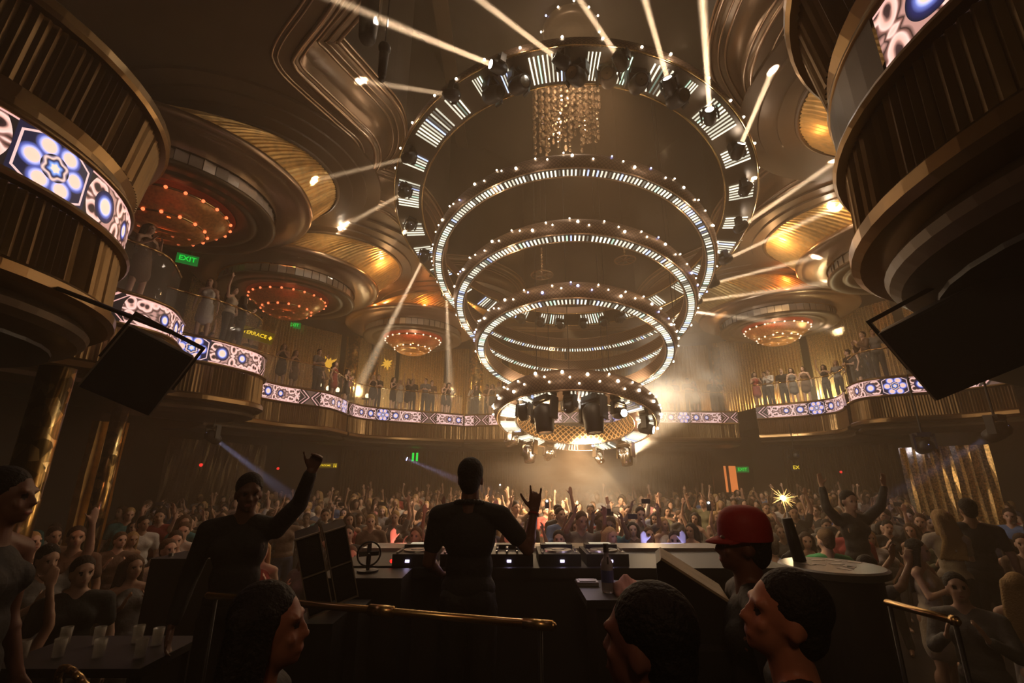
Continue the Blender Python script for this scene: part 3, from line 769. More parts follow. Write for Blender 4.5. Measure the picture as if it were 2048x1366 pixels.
# haze-lighting lamps that belong to the place: house lamps in the canopies
houselamp(atz(680,457,7.98),'glaring round house lamp on the stepped ceiling of the left canopy',260)
houselamp(atz(739,541,7.52),'small house lamp against the golden pleats at left',60,AMB,.05)
houselamp(atz(1662,412,7.86),'glaring house lamp at the top edge of the right canopy pleats',420,WARM,.10)
for k_,ang,r,z,pw,col in (('L2',-60,3.05,7.36,26,ORG),('L2',-10,3.95,7.5,30,AMB),('L2',40,3.9,7.5,16,AMB),('R2',170,4.1,7.5,50,AMB),('R2',215,3.9,7.45,40,AMB),('R2',250,3.05,7.4,24,ORG),('L3',-70,3.4,7.35,28,ORG),('L3',-110,3.4,7.35,24,ORG),('L3',-30,3.8,7.4,12,AMB),('R3',-110,3.5,7.4,28,ORG),('R3',-70,3.5,7.4,20,ORG),('L1',50,4.2,7.5,4,AMB),('R1',150,3.9,7.5,8,AMB)):
    p=inside(k_,ang,r,z); lamp('cove_light','POINT',p,pw,col,.06)
for k_,pw,c in(('L2',7,(1,.2,.06)),('L1',4,(1,.15,.05)),('L3',40,(1,.55,.25)),('R3',36,(1,.55,.25)),('R2',30,(1,.5,.18))):
    x,y,s=CAN[k_]; lamp('bowl_light','POINT',(x,y,6.42),pw,c,.1)

# three added spots amid the rings, without fixtures, brighten the guests at the rails
for p_,t_,pw in(((1.0,12.3,2.15),(-4.6,21.6,3.8),1700),((1.7,12.5,2.15),(1.5,22.4,3.8),900),((2.4,12.2,2.15),(11.6,19.0,3.8),1700)):
    lamp('guest_fill_wash','SPOT',p_,pw,(1,.70,.44),.15,target=t_,spot=48,blend=.9)
# added spots in mid-air, without fixtures, that brighten the guests at the rails
for x,y,pw in((-4.2,20.0,70),(-1.2,20.8,45),(2.5,19.9,20),(9.2,20.0,30),(10.9,17.6,50),(9.9,14.6,26),(-5.6,17.4,16),(-5.2,10.6,5)):
    lamp('guest_fill_spot','SPOT',(x,y,6.6),pw*11,(1,.70,.42),.08,target=(x+(-.9 if x<0 else .9),y+1.4,3.6),spot=75,blend=.9)
# ================================================================== PEOPLE
def capsule(mb,a,b,r0,r1,n=10,flat=None):
    a=Vector(a);b=Vector(b);L=(b-a).length
    if L<1e-6: return mb.sph(a,r0,n,6)
    q=(b-a).to_track_quat('Z','Y'); rows=[(-r0,.0)] ; prof=[]
    for k in range(1,4): t=PI/2*k/3; prof.append((r0*math.sin(t),-r0*math.cos(t)))
    prof=[(0.0005,-r0)]+prof
    for k in range(0,3): t=PI/2*k/3; prof.append((r1*math.cos(t),L+r1*math.sin(t)))
    prof.append((.0005,L+r1)); P=[];F=[];m=len(prof)
    fx,fy=(1,1) if flat is None else flat
    for i in range(n):
        t=TAU*i/n
        for r,z in prof: P.append(a+q@Vector((r*math.cos(t)*fx,r*math.sin(t)*fy,z)))
    for i in range(n):
        for j in range(m-1):
            x=i*m+j;y=((i+1)%n)*m+j; F.append((x,y,y+1,x+1))
    F.append(tuple(i*m for i in range(n))[::-1]); F.append(tuple(i*m+m-1 for i in range(n)))
    mb.add(P,F)
def remesh(mb,voxel,name,smooth=2,dec=None,warp=None):
    me=bpy.data.meshes.new(name); me.from_pydata(mb.v,[],mb.f); me.update()
    o=bpy.data.objects.new('tmp',me); COL.objects.link(o)
    m=o.modifiers.new('r','REMESH'); m.mode='VOXEL'; m.voxel_size=voxel
    if smooth: s=o.modifiers.new('s','SMOOTH'); s.iterations=smooth; s.factor=.5
    if dec: d=o.modifiers.new('d','DECIMATE'); d.ratio=dec
    dg=bpy.context.evaluated_depsgraph_get(); dg.update()
    r=bpy.data.meshes.new_from_object(o.evaluated_get(dg),depsgraph=dg); r.name=name
    bpy.data.objects.remove(o); bpy.data.meshes.remove(me)
    if warp:
        for v in r.vertices: v.co=warp(v.co)
    r.polygons.foreach_set('use_smooth',[True]*len(r.polygons)); r.materials.clear(); r.update()
    return r
def hand(mb,wr,d,nrm,curl=(.2,.2,.2,.2),thumb=.6,s=1.0,spread=.10,side=1):
    """palm and five fingers from wrist wr towards d; nrm is the palm's facing side"""
    d=Vector(d).normalized(); nrm=Vector(nrm); nrm=(nrm-d*nrm.dot(d)).normalized(); sd=d.cross(nrm)*side
    wr=Vector(wr)
    for k in(-1,-.33,.33,1): capsule(mb,wr+sd*(.018*k*s),wr+d*.085*s+sd*(.030*k*s),.014*s,.013*s,8)
    ln=(.062,.074,.080,.070)
    for i,k in enumerate((1,.36,-.3,-1)): # little .. index  (sd>0 is the little finger side)
        L=ln[i]*s*(1.0); p=wr+d*.088*s+sd*(.030*k*s); dirn=(d+sd*(spread*k)).normalized(); c=curl[i]
        for sg,fr in enumerate((.45,.32,.23)):
            ang=c*(.55+.5*sg); dirn=(dirn*math.cos(ang)+nrm*math.sin(ang)).normalized()
            q=p+dirn*L*fr; capsule(mb,p,q,(.0098-.0008*sg)*s,(.0090-.0008*sg)*s,8); p=q
    p=wr+d*.022*s-sd*.024*s; td=(-sd*thumb+d*.75+nrm*.25).normalized()
    for L,r in((.045,.013),(.034,.011),(.026,.0095)):
        q=p+td*L*s; capsule(mb,p,q,r*s,(r-.001)*s,8); p=q; td=(td+d*.25).normalized()
def person_meshes(pose,vox=.015,cvox=.02,dec=None):
    """pose keys: fem, armL/armR [(elbow offset),(wrist offset from elbow),hand dir,palm normal,curl], hair, garment, bend, head tilt"""
    f=pose.get('fem',False); b=MB()
    sh=.165 if f else .195; hipw=.085
    W=pose.get('head',(0,0,0)); Rh=Euler(W,'XYZ').to_matrix(); NK=Vector((0,.01,1.50)); 
    H=lambda p: NK+Rh@(Vector(p)-NK)
    lean=pose.get('lean',0); 
    # head (front is -Y)
    b.sph(H((0,.012,1.645)),1,16,12,(.074,.094,.098),Rh)
    b.sph(H((0,-.028,1.585)),1,14,10,(.056,.062,.068),Rh)
    b.sph(H((0,-.062,1.543)),1,10,8,(.026,.024,.018),Rh)          # chin
    capsule(b,H((0,-.078,1.645)),H((0,-.101,1.602)),.0075,.0100,8)   # nose
    b.sph(H((.011,-.092,1.599)),.008,8,6); b.sph(H((-.011,-.092,1.599)),.008,8,6)
    capsule(b,H((-.018,-.085,1.566)),H((.018,-.085,1.566)),.0085,.0085,8) # lips
    capsule(b,H((-.042,-.070,1.655)),H((.042,-.070,1.655)),.014,.014,8)   # brow
    for sx in(-1,1):
        b.sph(H((sx*.073,.012,1.612)),1,8,8,(.010,.020,.032),Rh)   # ears
        b.sph(H((sx*.040,-.062,1.600)),1,8,6,(.018,.016,.018),Rh)  # cheek
    capsule(b,(0,.018,1.42),H((0,.012,1.56)),.062 if not f else .05,.055 if not f else .045,12)
    # trunk
    b.sph((0,.01,1.29),1,16,12,(.150 if not f else .132,.100,.165))
    b.sph((0,.0,1.12),1,16,12,(.130 if not f else .108,.088,.13))
    b.sph((0,.01,.97),1,16,12,(.152 if not f else .158,.108,.12))
    for sx in(-1,1):
        capsule(b,(sx*.05,.015,1.45),(sx*sh,.01,1.40),.05,.052,10)
        b.sph((sx*.085,-.055 if not f else -.062,1.30),1,10,8,(.075,.050,.06) if not f else (.060,.058,.055))
        b.sph((sx*.075,.055,.94),1,10,8,(.085,.075,.09))
        kx=pose.get('knee',0)*sx; sit=pose.get('sit')
        if sit:
            K=Vector((sx*.12,-.40,.86)); A_=Vector((sx*.12,-.40,.46)); capsule(b,(sx*hipw,.0,.90),K,.085,.060,12); capsule(b,K,A_,.058,.036,12); capsule(b,A_+Vector((0,.02,-.04)),A_+Vector((0,-.16,-.055)),.036,.028,8)
        else:
            capsule(b,(sx*hipw,.01,.90),(sx*(hipw+.012),-.01-abs(kx)*.1,.50),.083,.058,12); capsule(b,(sx*(hipw+.012),-.01-abs(kx)*.1,.50),(sx*(hipw+.02),.02,.09),.056,.036,12)
            b.sph((sx*(hipw+.015),.035,.36),1,10,8,(.048,.05,.10)); capsule(b,(sx*(hipw+.02),.045,.045),(sx*(hipw+.035),-.13,.03),.036,.028,8)
    arms={}
    for key,sx in(('armL',1),('armR',-1)):
        A=pose.get(key) or [(.07*sx,.02,-.27),(.02*sx,-.08,-.24),(0,-.15,-1),(-sx,0,0),(.3,)*4]
        S=Vector((sx*sh,.01,1.40)); E_=S+Vector(A[0]); Wp=E_+Vector(A[1]); arms[key]=(S,E_,Wp)
        r=(.050,.040,.041,.026) if not f else (.040,.033,.034,.022)
        capsule(b,S,E_,r[0],r[1],12); capsule(b,E_,Wp,r[2],r[3],12)
        b.sph(E_.lerp(Wp,.25),r[2]*1.04,10,8); b.sph(S.lerp(E_,.4),r[0]*1.0,10,8)
        hand(b,Wp,A[2],A[3],A[4],A[5] if len(A)>5 else .7,s=.92 if f else 1.0,side=A[6] if len(A)>6 else sx)
    bend=pose.get('bend',0)
    def warp(co):
        if not bend: return co
        z0=.95; 
        if co.z<z0-.1 or (pose.get('sit') and co.y<-.16 and co.z<z0+.06): return co
        t=min(1,(co.z-z0+.1)/.35); a=-bend*t; c,s=math.cos(a),math.sin(a); y=co.y; z=co.z-z0
        return Vector((co.x,y*c+z*s*1.0,z0-y*s+z*c)) if True else co
    body=remesh(b,vox,'body',2,dec,warp)
    ey=[H((sx*.031,-.079,1.632)) for sx in(-1,1)]; ey=[warp(p) for p in ey]; lp=warp(H((0,-.094,1.566)))
    body.materials.append(M_skin); body.materials.append(M_eye); body.materials.append(M_lip)
    for p in body.polygons:
        c=p.center
        if min((c-e).length for e in ey)<.0125+vox*.12: p.material_index=1
        elif (Vector((c.x*.55,c.y,c.z*1.5))-Vector((lp.x*.55,lp.y,lp.z*1.5))).length<.013: p.material_index=2
    out={'body':body}
    # hair
    hr=MB(); st=pose.get('hair','short')
    if st!='bald':
        hr.sph(H((0,.028,1.668)),1,16,12,(.084,.098,.092),Rh)
        if st=='short': hr.sph(H((0,.055,1.61)),1,12,8,(.070,.062,.08),Rh)
        else:
            for k in range(-3,4):
                x=k*.024; capsule(hr,H((x,.06,1.66)),H((x*1.5,.095,1.40)),.045,.035,8); capsule(hr,H((x*1.5,.095,1.40)),Vector((x*1.6,.11,1.20)),.035,.022,8)
            for sx in(-1,1):
                capsule(hr,H((sx*.065,.0,1.68)),H((sx*.088,.02,1.50)),.030,.028,8); capsule(hr,H((sx*.088,.02,1.50)),Vector((sx*.10,-.02,1.33)),.028,.016,8)
        # keep the face clear
        hm=remesh(hr,cvox*.8,'hair',1,dec,None)
        fc=H((0,-.10,1.60))
        for v in hm.vertices:
            dd=Rh.transposed()@(v.co-NK)
            lz=dd.z+1.50; ly=dd.y+.01
            if ly<-.035 and lz<1.672: v.co=v.co+Rh@Vector((0,min(.07,(-.035-ly)*1.5),0))
        if bend:
            for v in hm.vertices: v.co=warp(v.co)
        hm.materials.append(M_hair); out['hair']=hm
    # garments
    g=pose.get('garment','shirt'); t=MB(); e=.016
    top_sleeve={'shirt':.62,'long':1.9,'tank':0,'dress':0}[g]
    t.sph((0,.01,1.285),1,18,12,((.150 if not f else .132)+e,.100+e,.165+.006)); t.sph((0,.0,1.12),1,18,12,((.132 if not f else .110)+e,.090+e,.14)); t.sph((0,.01,1.0),1,18,12,((.152 if not f else .155)+e,.108+e,.10))
    for sx in(-1,1):
        t.sph((sx*.085,-.055 if not f else -.062,1.30),1,10,8,((.075,.050,.06) if not f else (.060,.058,.055))[0:1]*1+(.066,.068)) if True else None
        if g in('shirt','long'):
            capsule(t,(sx*.05,.015,1.44),(sx*sh,.01,1.40),.052+.008,.054+e,10)
            S,E_,Wp=arms['armL' if sx>0 else 'armR']; r=(.050,.040,.041,.026) if not f else (.040,.033,.034,.022)
            k=min(1,top_sleeve); capsule(t,S,S.lerp(E_,k),r[0]+e,r[0]+(r[1]-r[0])*k+e,12)
            if top_sleeve>1: capsule(t,E_,E_.lerp(Wp,.9),r[2]+e*.8,r[3]+e,12)
        else: capsule(t,(sx*.085,-.03,1.36),(sx*.10,.03,1.45),.018,.02,8)
    if g=='dress' or pose.get('skirt'):
        capsule(t,(0,.01,.98),(0,.0,.66),.150,.175,16,(1.12,.85))
    out['dress' if g=='dress' else 'shirt']=remesh(t,cvox,'garment',2,dec,warp)
    if g!='dress' and not pose.get('skirt'):
        tr=MB(); tr.sph((0,.01,.955),1,18,12,(.158+.012,.112+.012,.12))
        for sx in(-1,1):
            kx=pose.get('knee',0)
            tr.sph((sx*.075,.055,.94),1,10,8,(.092,.083,.09))
            if pose.get('sit'): capsule(tr,(sx*hipw,.0,.90),(sx*.12,-.40,.86),.098,.076,12); capsule(tr,(sx*.12,-.40,.86),(sx*.12,-.40,.47),.074,.058,12)
            else: capsule(tr,(sx*hipw,.01,.90),(sx*(hipw+.012),-.01-abs(kx)*.1,.50),.096,.074,12); capsule(tr,(sx*(hipw+.012),-.01-abs(kx)*.1,.50),(sx*(hipw+.02),.02,.08),.074,.058,12)
        out['trousers']=remesh(tr,cvox,'trousers',2,dec)
    for k in('shirt','dress','trousers'):
        if k in out: out[k].materials.append(M_cloth)
    return out
UPL=[(.10,-.04,.26),(-.04,-.03,.25),(-.05,0,1),(0,-1,0),(.15,.1,.1,.15)]
UPR=[(-.10,-.04,.26),(.04,-.03,.25),(.05,0,1),(0,-1,0),(.15,.1,.1,.15)]
OUTL=[(.20,-.06,.16),(.06,-.05,.24),(.1,0,1),(0,-1,0),(.1,.1,.1,.1)]
OUTR=[(-.20,-.06,.16),(-.06,-.05,.24),(-.1,0,1),(0,-1,0),(.1,.1,.1,.1)]
PHL=[(.08,-.17,.12),(-.06,-.12,.20),(-.1,-.1,1),(-.8,-.6,0),(.5,.5,.5,.5)]
PHR=[(-.08,-.17,.12),(.06,-.12,.20),(.1,-.1,1),(.8,-.6,0),(.5,.5,.5,.5)]
CLL=[(.06,-.10,-.22),(-.13,-.17,.12),(-.3,-.3,.9),(-1,0,0),(.2,.2,.2,.2)]
CLR=[(-.06,-.10,-.22),(.13,-.17,.12),(.3,-.3,.9),(1,0,0),(.2,.2,.2,.2)]
HIPL=[(.16,.04,-.20),(-.10,-.10,-.12),(-.5,-.2,-.6),(0,0,-1),(.5,.5,.5,.5)]
FOLDL=[(.05,-.02,-.27),(-.14,-.19,.03),(-1,-.2,.1),(0,1,0),(.3,.3,.3,.3)]
FOLDR=[(-.05,-.02,-.27),(.14,-.19,.05),(1,-.2,.1),(0,1,0),(.3,.3,.3,.3)]
POSES={
 'm_down':dict(hair='short',garment='shirt',head=(0,0,.3)),
 'm_up1':dict(hair='short',garment='shirt',armL=UPL,armR=CLR,head=(.15,0,0)),
 'm_up2':dict(hair='short',garment='long',armL=OUTL,armR=OUTR,head=(.1,0,-.2)),
 'm_clap':dict(hair='short',garment='long',armL=CLL,armR=CLR,head=(-.1,0,.3)),
 'm_phone':dict(hair='short',garment='shirt',armL=PHL,armR=PHR,head=(.1,0,0)),
 'm_fold':dict(hair='short',garment='shirt',armL=FOLDL,armR=FOLDR,head=(0,0,-.4)),
 'f_down':dict(fem=1,hair='long',garment='dress',head=(0,0,-.3)),
 'f_up1':dict(fem=1,hair='long',garment='tank',armR=UPR,armL=HIPL,head=(.15,.1,.2)),
 'f_up2':dict(fem=1,hair='long',garment='dress',armL=UPL,armR=UPR,head=(.1,0,0)),
 'f_clap':dict(fem=1,hair='long',garment='dress',armL=CLL,armR=CLR,head=(0,0,.2)),
 'f_phone':dict(fem=1,hair='long',garment='shirt',armL=PHL,armR=PHR,head=(0,0,0)),
 'f_hip':dict(fem=1,hair='long',garment='shirt',armL=HIPL,armR=CLR,head=(0,.1,.5)),
}
PROTO={k:person_meshes(p) for k,p in POSES.items()}
SKINS=[('pale',(.62,.40,.29)),('light',(.55,.34,.24)),('tan',(.42,.25,.16)),('brown',(.26,.15,.095)),('dark',(.14,.08,.05))]
CLO=[('black',(.015,.014,.014)),('grey',(.16,.15,.14)),('white',(.62,.58,.54)),('navy',(.025,.035,.08)),('red',(.30,.03,.025)),('brown',(.13,.075,.045)),('cream',(.5,.42,.32)),('olive',(.10,.10,.05)),('blue',(.10,.18,.38)),('pink',(.5,.2,.2)),('green',(.05,.22,.10)),('teal',(.04,.2,.22))]
CLD=dict(CLO); 
HAIRC=[('black',(.012,.009,.008)),('dark brown',(.035,.02,.012)),('brown',(.09,.05,.025)),('blond',(.42,.27,.12))]
HD=dict(HAIRC)
def mk_person(key,loc,yaw,label,group,cloth='black',hair='black',skin='light',h=1.75,trous='black',meshes=None,name='person'):
    ms=meshes or PROTO[key]; s=h/1.75
    o=bpy.data.objects.new(name,ms['body']); COL.objects.link(o); o.location=loc; o.rotation_euler=(0,0,yaw); o.scale=(s,s,s)
    o.color=(*dict(SKINS)[skin],1) if isinstance(skin,str) else (*skin,1)
    tag(o,label,'person',group)
    for k,me in ms.items():
        if k=='body': continue
        c=bpy.data.objects.new(k,me); COL.objects.link(c); c.parent=o
        c.color=(*(HD[hair] if k=='hair' else CLD[trous] if k=='trousers' else CLD[cloth] if isinstance(cloth,str) else cloth),1)
    return o
POSET={'m_down':('man','arms down'),'m_up1':('man','one arm raised'),'m_up2':('man','arms spread high'),'m_clap':('man','hands clasped'),'m_phone':('man','hands at face'),'m_fold':('man','arms folded'),
 'f_down':('woman','arms down'),'f_up1':('woman','one arm raised'),'f_up2':('woman','both arms up'),'f_clap':('woman','hands clasped'),'f_phone':('woman','hands at face'),'f_hip':('woman','hand on hip')}
def garm(key): 
    g=POSES[key]['garment']; return {'shirt':'T-shirt','long':'long-sleeved shirt','tank':'sleeveless top','dress':'dress'}[g]
USED=set()
def zone(px):
    for lim,t in((150,'at the far left edge'),(300,'under the near left drum'),(440,'left, below the drum balcony'),(560,'left of the twin monitors'),(700,'behind the twin monitors'),(800,'left of the decks'),(885,'close left of the DJ'),(1010,'right behind the DJ'),(1100,'by the DJ\'s raised hand'),(1190,'beyond the mixer'),(1280,'beyond the bottle'),(1400,'beyond the wedge monitor'),(1540,'beyond the red cap'),(1640,'below the sparkler'),(1760,'beyond the round counter'),(1880,'below the right hung speaker')):
        if px<lim: return t
    return 'at the far right edge'
def project(P):
    d=P[1]*CP+P[2]*SP; return 1024+FPX*P[0]/d, 683-FPX*(-P[1]*SP+P[2]*CP)/d
def dist_words(d):
    return 'front row' if d<6.2 else 'second rows' if d<7.6 else 'mid floor' if d<9.6 else 'far floor' if d<12 else 'rear floor'
def auto_label(key,cloth,hair,px,d,where=None):
    who,pose=POSET[key]
    lab='%s-haired %s, %s %s, %s, %s %s'%(hair.split(' ')[-1] if hair!='dark brown' else 'dark',who,cloth,garm(key),pose,dist_words(d),zone(px))
    return lab.strip().strip(',')
# ---- the crowd on the dance floor
rp=random.Random(42)
def wpick(r,items): 
    t=r.random()*sum(w for _,w in items)
    for k,w_ in items:
        t-=w_
        if t<=0: return k
    return items[-1][0]
PW=[('m_down',8),('m_up1',4),('m_up2',1.6),('m_clap',5),('m_phone',4),('m_fold',3),('f_down',5),('f_up1',3),('f_up2',1.8),('f_clap',4),('f_phone',3),('f_hip',3)]
CW=[('black',8),('grey',5),('white',3),('navy',3),('red',1.6),('brown',3),('cream',2),('olive',1.5),('blue',1),('pink',1),('teal',.6)]
def ok_spot(x,y,placed,dm):
    if abs(x)<3.45 and y<4.75: return False
    if x<-8.5 and y>8.5: return False
    return all((x-a)**2+(y-b)**2>dm*dm for a,b in placed)
placed=[(5.2,5.9),(5.65,6.0),(6.2,5.6),(4.55,6.5),(4.6,5.6),(3.3,6.3),(3.75,5.9),(4.3,4.3),(4.55,4.0),(3.5,4.9),(-3.7,3.45),(-3.0,3.0),(-4.4,3.7),(-4.3,4.6),(-3.6,4.2),(-2.95,5.0),(1.5,4.95),(1.98,4.9),(-.55,4.9),(-.98,4.95),(-2.92,4.25),(8.6,9.3),(-7.4,8.5),(-4.85,4.75),(-6.9,8.05)]; crowd=[]
tries=0
while len(crowd)<214 and tries<60000:
    tries+=1
    y=2.6+ (rp.random()**.75)*9.7; x=rp.uniform(-1.10*y-.6,1.10*y+.6)
    if y<4.8 and not(x<-3.5 or x>3.6): continue
    if not(-11.5<x<15): continue
    if not ok_spot(x,y,placed,.60 if y<8 else .52): continue
    placed.append((x,y)); crowd.append((x,y))
crowd.sort(key=lambda p:p[1])
for x,y in crowd:
    d=math.hypot(x,y); hz=rp.gauss(1.74,.07)
    for att in range(40):
        key=wpick(rp,PW); 
        if (x<-1.2 or x>4.5) and key in('m_up2','f_up2','m_up1','f_up1') and att<20 and rp.random()<.75: continue
        cl=wpick(rp,CW); hr_=wpick(rp,[('black',4),('dark brown',4),('brown',3),('blond',2 if key[0]=='f' else 1)]); 
        px,py=project((x,y,FLOOR+1.6)); lab=auto_label(key,cl,hr_,px,d)
        if lab not in USED: break
    USED.add(lab)
    if key[0]=='f': hz-=.08
    # everybody faces the booth
    yaw=math.atan2(x-.0,y-2.5)*-1+rp.gauss(0,.35)
    yaw=math.atan2(x,-(0-y))*-1+rp.gauss(0,.3)
    o=mk_person(key,(x,y,FLOOR),yaw,lab,'dancers on the dance floor',cl,hr_,wpick(rp,[('pale',3),('light',5),('tan',4),('brown',2),('dark',1)]),max(1.55,min(1.9,hz)),rp.choice(('black','navy','grey','black')))
    o.rotation_euler.x=rp.gauss(0,.04); o.rotation_euler.y=rp.gauss(0,.05)
    if 'phone' in key and rp.random()<.6:
        Wm=Matrix.Translation((x,y,FLOOR))@Euler(o.rotation_euler).to_matrix().to_4x4()@Matrix.Scale(o.scale[0],4)
        pp=Wm@Vector((0,-.36,1.86)); ph=MB().box((0,0,0),(.15,.012,.08)).build('phone',M_blackp,None,False,pp); ph.rotation_euler=(.1,0,yaw)
        sc=MB().box((0,.0075,0),(.13,.002,.066)).build('screen',E_screen,ph)
        tag(ph,'phone of the %s in %s, %s'%(lab.split(',')[0],' '.join(lab.split(',')[1].split()[:2]),lab.split(',')[-1].strip()),'phone')
# the farthest, uncountable part of the crowd as one mass
def mass(name,keys,spots,label,seed):
    r=random.Random(seed); V=[];Fc=[];MI=[];off=0; cols=[]
    low={}
    for k in keys:
        b=[]
        for part,me in PROTO[k].items():
            o=bpy.data.objects.new('t',me); COL.objects.link(o); dm=o.modifiers.new('d','DECIMATE'); dm.ratio=.10
            dg=bpy.context.evaluated_depsgraph_get(); dg.update(); ev=bpy.data.meshes.new_from_object(o.evaluated_get(dg),depsgraph=dg); bpy.data.objects.remove(o)
            vs=np.array([v.co[:] for v in ev.vertices]); fs=[tuple(p.vertices) for p in ev.polygons]
            keep=[f for f in fs if max(vs[i][2] for i in f)>.7]; b.append((part,vs,keep))
        low[k]=b
    for (x,y) in spots:
        k=r.choice(keys); s=r.uniform(.93,1.06); yw=-math.atan2(x,y)+r.gauss(0,.4); c,sn=math.cos(yw),math.sin(yw)
        sk=r.choice(SKINS)[1]; cl=dict(CLO)[wpick(r,CW)]; hc=r.choice(HAIRC)[1]
        for part,vs,fs in low[k]:
            q=vs*s; X=q[:,0]*c-q[:,1]*sn+x; Y=q[:,0]*sn+q[:,1]*c+y; Z=q[:,2]+FLOOR
            V+=list(zip(X.tolist(),Y.tolist(),Z.tolist())); Fc+=[tuple(i+off for i in f) for f in fs]; off+=len(vs)
            cols+=[sk if part=='body' else hc if part=='hair' else (.015,.015,.02) if part=='trousers' else cl]*len(fs)
    m=MB(); m.v=V; m.f=Fc; m.c=cols
    mm=bpy.data.materials.new('crowd tones'); mm.use_nodes=True; nt=mm.node_tree; a=nt.nodes.new('ShaderNodeAttribute'); a.attribute_name='Col'
    nt.links.new(a.outputs['Color'],nt.nodes['Principled BSDF'].inputs['Base Color']); nt.nodes['Principled BSDF'].inputs['Roughness'].default_value=.6
    o=m.build(name,mm,None,True); tag(o,label,'crowd',None,'stuff'); return o
spots=[]
tries=0
while len(spots)<300 and tries<40000:
    tries+=1
    y=rp.uniform(12.6,21.5); x=rp.uniform(-10.3,14.5)
    if y<13.2 and not ok_spot(x,y,placed,.5): continue
    if all((x-a)**2+(y-b)**2>.27 for a,b in spots): spots.append((x,y))
mass('crowd',['m_down','m_down','m_up1','m_fold','m_clap','m_phone','f_up1','f_hip','f_down','f_clap'],spots,'far packed crowd filling the dance floor below the centre balcony',9)
